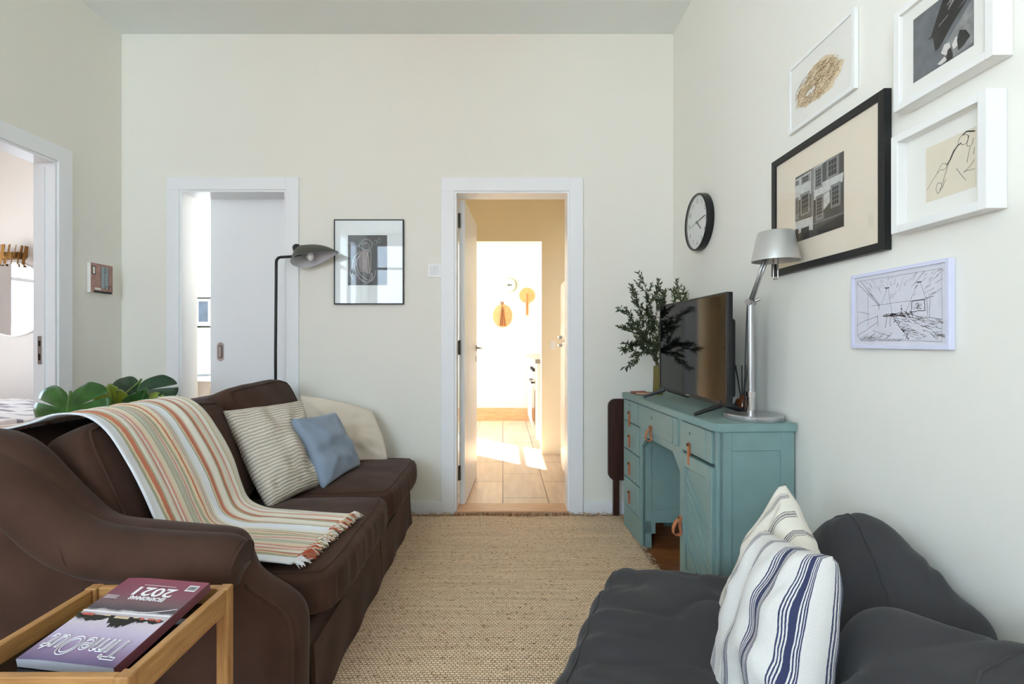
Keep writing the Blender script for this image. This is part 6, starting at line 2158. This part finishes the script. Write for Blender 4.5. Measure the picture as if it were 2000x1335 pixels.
YKB = 6.68
def kpos(px, py): return ((px - 982) * YKB / 950, 1.083 - (py - 668) * YKB / 950)
x, z = kpos(995, 557)
pl = thing('wall_plate', 'round white plate with a small grey fish motif on the kitchen wall', 'plate', (x, YKB, z - 0.1))
Mk = plane_M((x, YKB, z), (1, 0, 0), (0, 0, 1))
bm = B(); lathe(bm, [(0.0, 0.004), (0.06, 0.004), (0.10, 0.018), (0.102, 0.021), (0.064, 0.010), (0.0, 0.009)], (0, 0, 0), 40, M=Mk)
obj('plate_body', fixn(bm), mat('glazed_plate', rgb(176, 184, 176), 0.3), pl, smooth=True)
bm = B(); patch(bm, [(-0.035, 0.0), (-0.01, 0.016), (0.02, 0.006), (0.035, 0.018), (0.035, -0.014), (0.02, -0.004), (-0.01, -0.014)], Mk, 0.0115)
obj('motif', bm, mat('grey_glaze', rgb(84, 92, 96), 0.4), pl)
x, z = kpos(1029, 577)
Mk = plane_M((x, YKB, z), (1, 0, 0), (0, 0, 1))
rb = thing('round_board', 'round wooden board with a long handle hanging down on the kitchen wall', 'board', (x, YKB, z - 0.28))
M_rat = wood('light_board_wood', rgb(186, 128, 80), rgb(206, 150, 100), 'Z', 10, 6, 0.5)
bm = B(); pts = [(0.105 * math.sin(t), 0.105 * math.cos(t)) for t in [0.13 + (2 * PI - 0.26) * k / 40 + PI for k in range(41)]]
pts = [(0.105 * math.cos(t), 0.105 * math.sin(t)) for t in [-PI / 2 + 0.15 + (2 * PI - 0.30) * k / 40 for k in range(41)]]
pts += [(-0.014, -0.275), (0.0, -0.285), (0.014, -0.275)]
prism(bm, pts, Mk, 0.004, 0.018); obj('board', fixn(bm), M_rat, rb)
bm = B(); tube(bm, [Mk @ Vector((0, 0.02, 0.019)), Mk @ Vector((0, -0.26, 0.019))], 0.009, 8)
obj('handle', bm, mat('board_handle_wood', rgb(160, 104, 62), 0.5), rb)
x, z = kpos(981, 617)
Mk = plane_M((x, YKB, z), (1, 0, 0), (0, 0, 1))
wb2 = thing('woven_fan', 'round woven straw mat with three wooden prongs on the kitchen wall', 'wall basket', (x, YKB, z - 0.15))
bm = B(); R = []
for (s, w) in ((1, 0.004), (0.99, 0.014), (0.9, 0.017), (0.5, 0.022), (0.02, 0.024)):
    R.append([Mk @ Vector((0.132 * s * math.cos(2 * PI * k / 48), 0.158 * s * math.sin(2 * PI * k / 48), w + 0.0015 * (k % 2))) for k in range(48)])
rings(bm, R); obj('woven_disc', fixn(bm), mat('woven_straw', rgb(190, 136, 92), 0.8, var=0.2, vscale=60), wb2)
for k, (a, b) in enumerate(((-0.02, -0.03), (0.0, 0.0), (0.02, 0.034))):
    bm = B(); tube(bm, smooth_path([Mk @ Vector((a * 0.3, 0.13, 0.03)), Mk @ Vector((a, 0.0, 0.034)), Mk @ Vector((b, -0.14, 0.03))], 4), [0.004] * 2 + [0.007] * 7, 6)
    obj('wooden_prong', bm, mat('prong_wood', rgb(130, 82, 48), 0.6) if 'prong_wood' not in MATS else MATS['prong_wood'], wb2, smooth=True)
bm = B(); tube(bm, [Mk @ Vector((-0.012, 0.15, 0.02)), Mk @ Vector((-0.02, 0.20, 0.014))], 0.008, 8); tube(bm, [Mk @ Vector((0.0, 0.15, 0.02)), Mk @ Vector((0.012, 0.19, 0.014))], 0.008, 8)
obj('tied_top', bm, MATS['prong_wood'], wb2)
# switch on the hall wall
bm = B(); box(bm, 0.455, 0.51, 4.670, 4.68, 1.01, 1.09, 0.002)
tag(obj('hall_switch', bm, M_white), 'white wall switch beside the fridge in the hall', 'light switch')
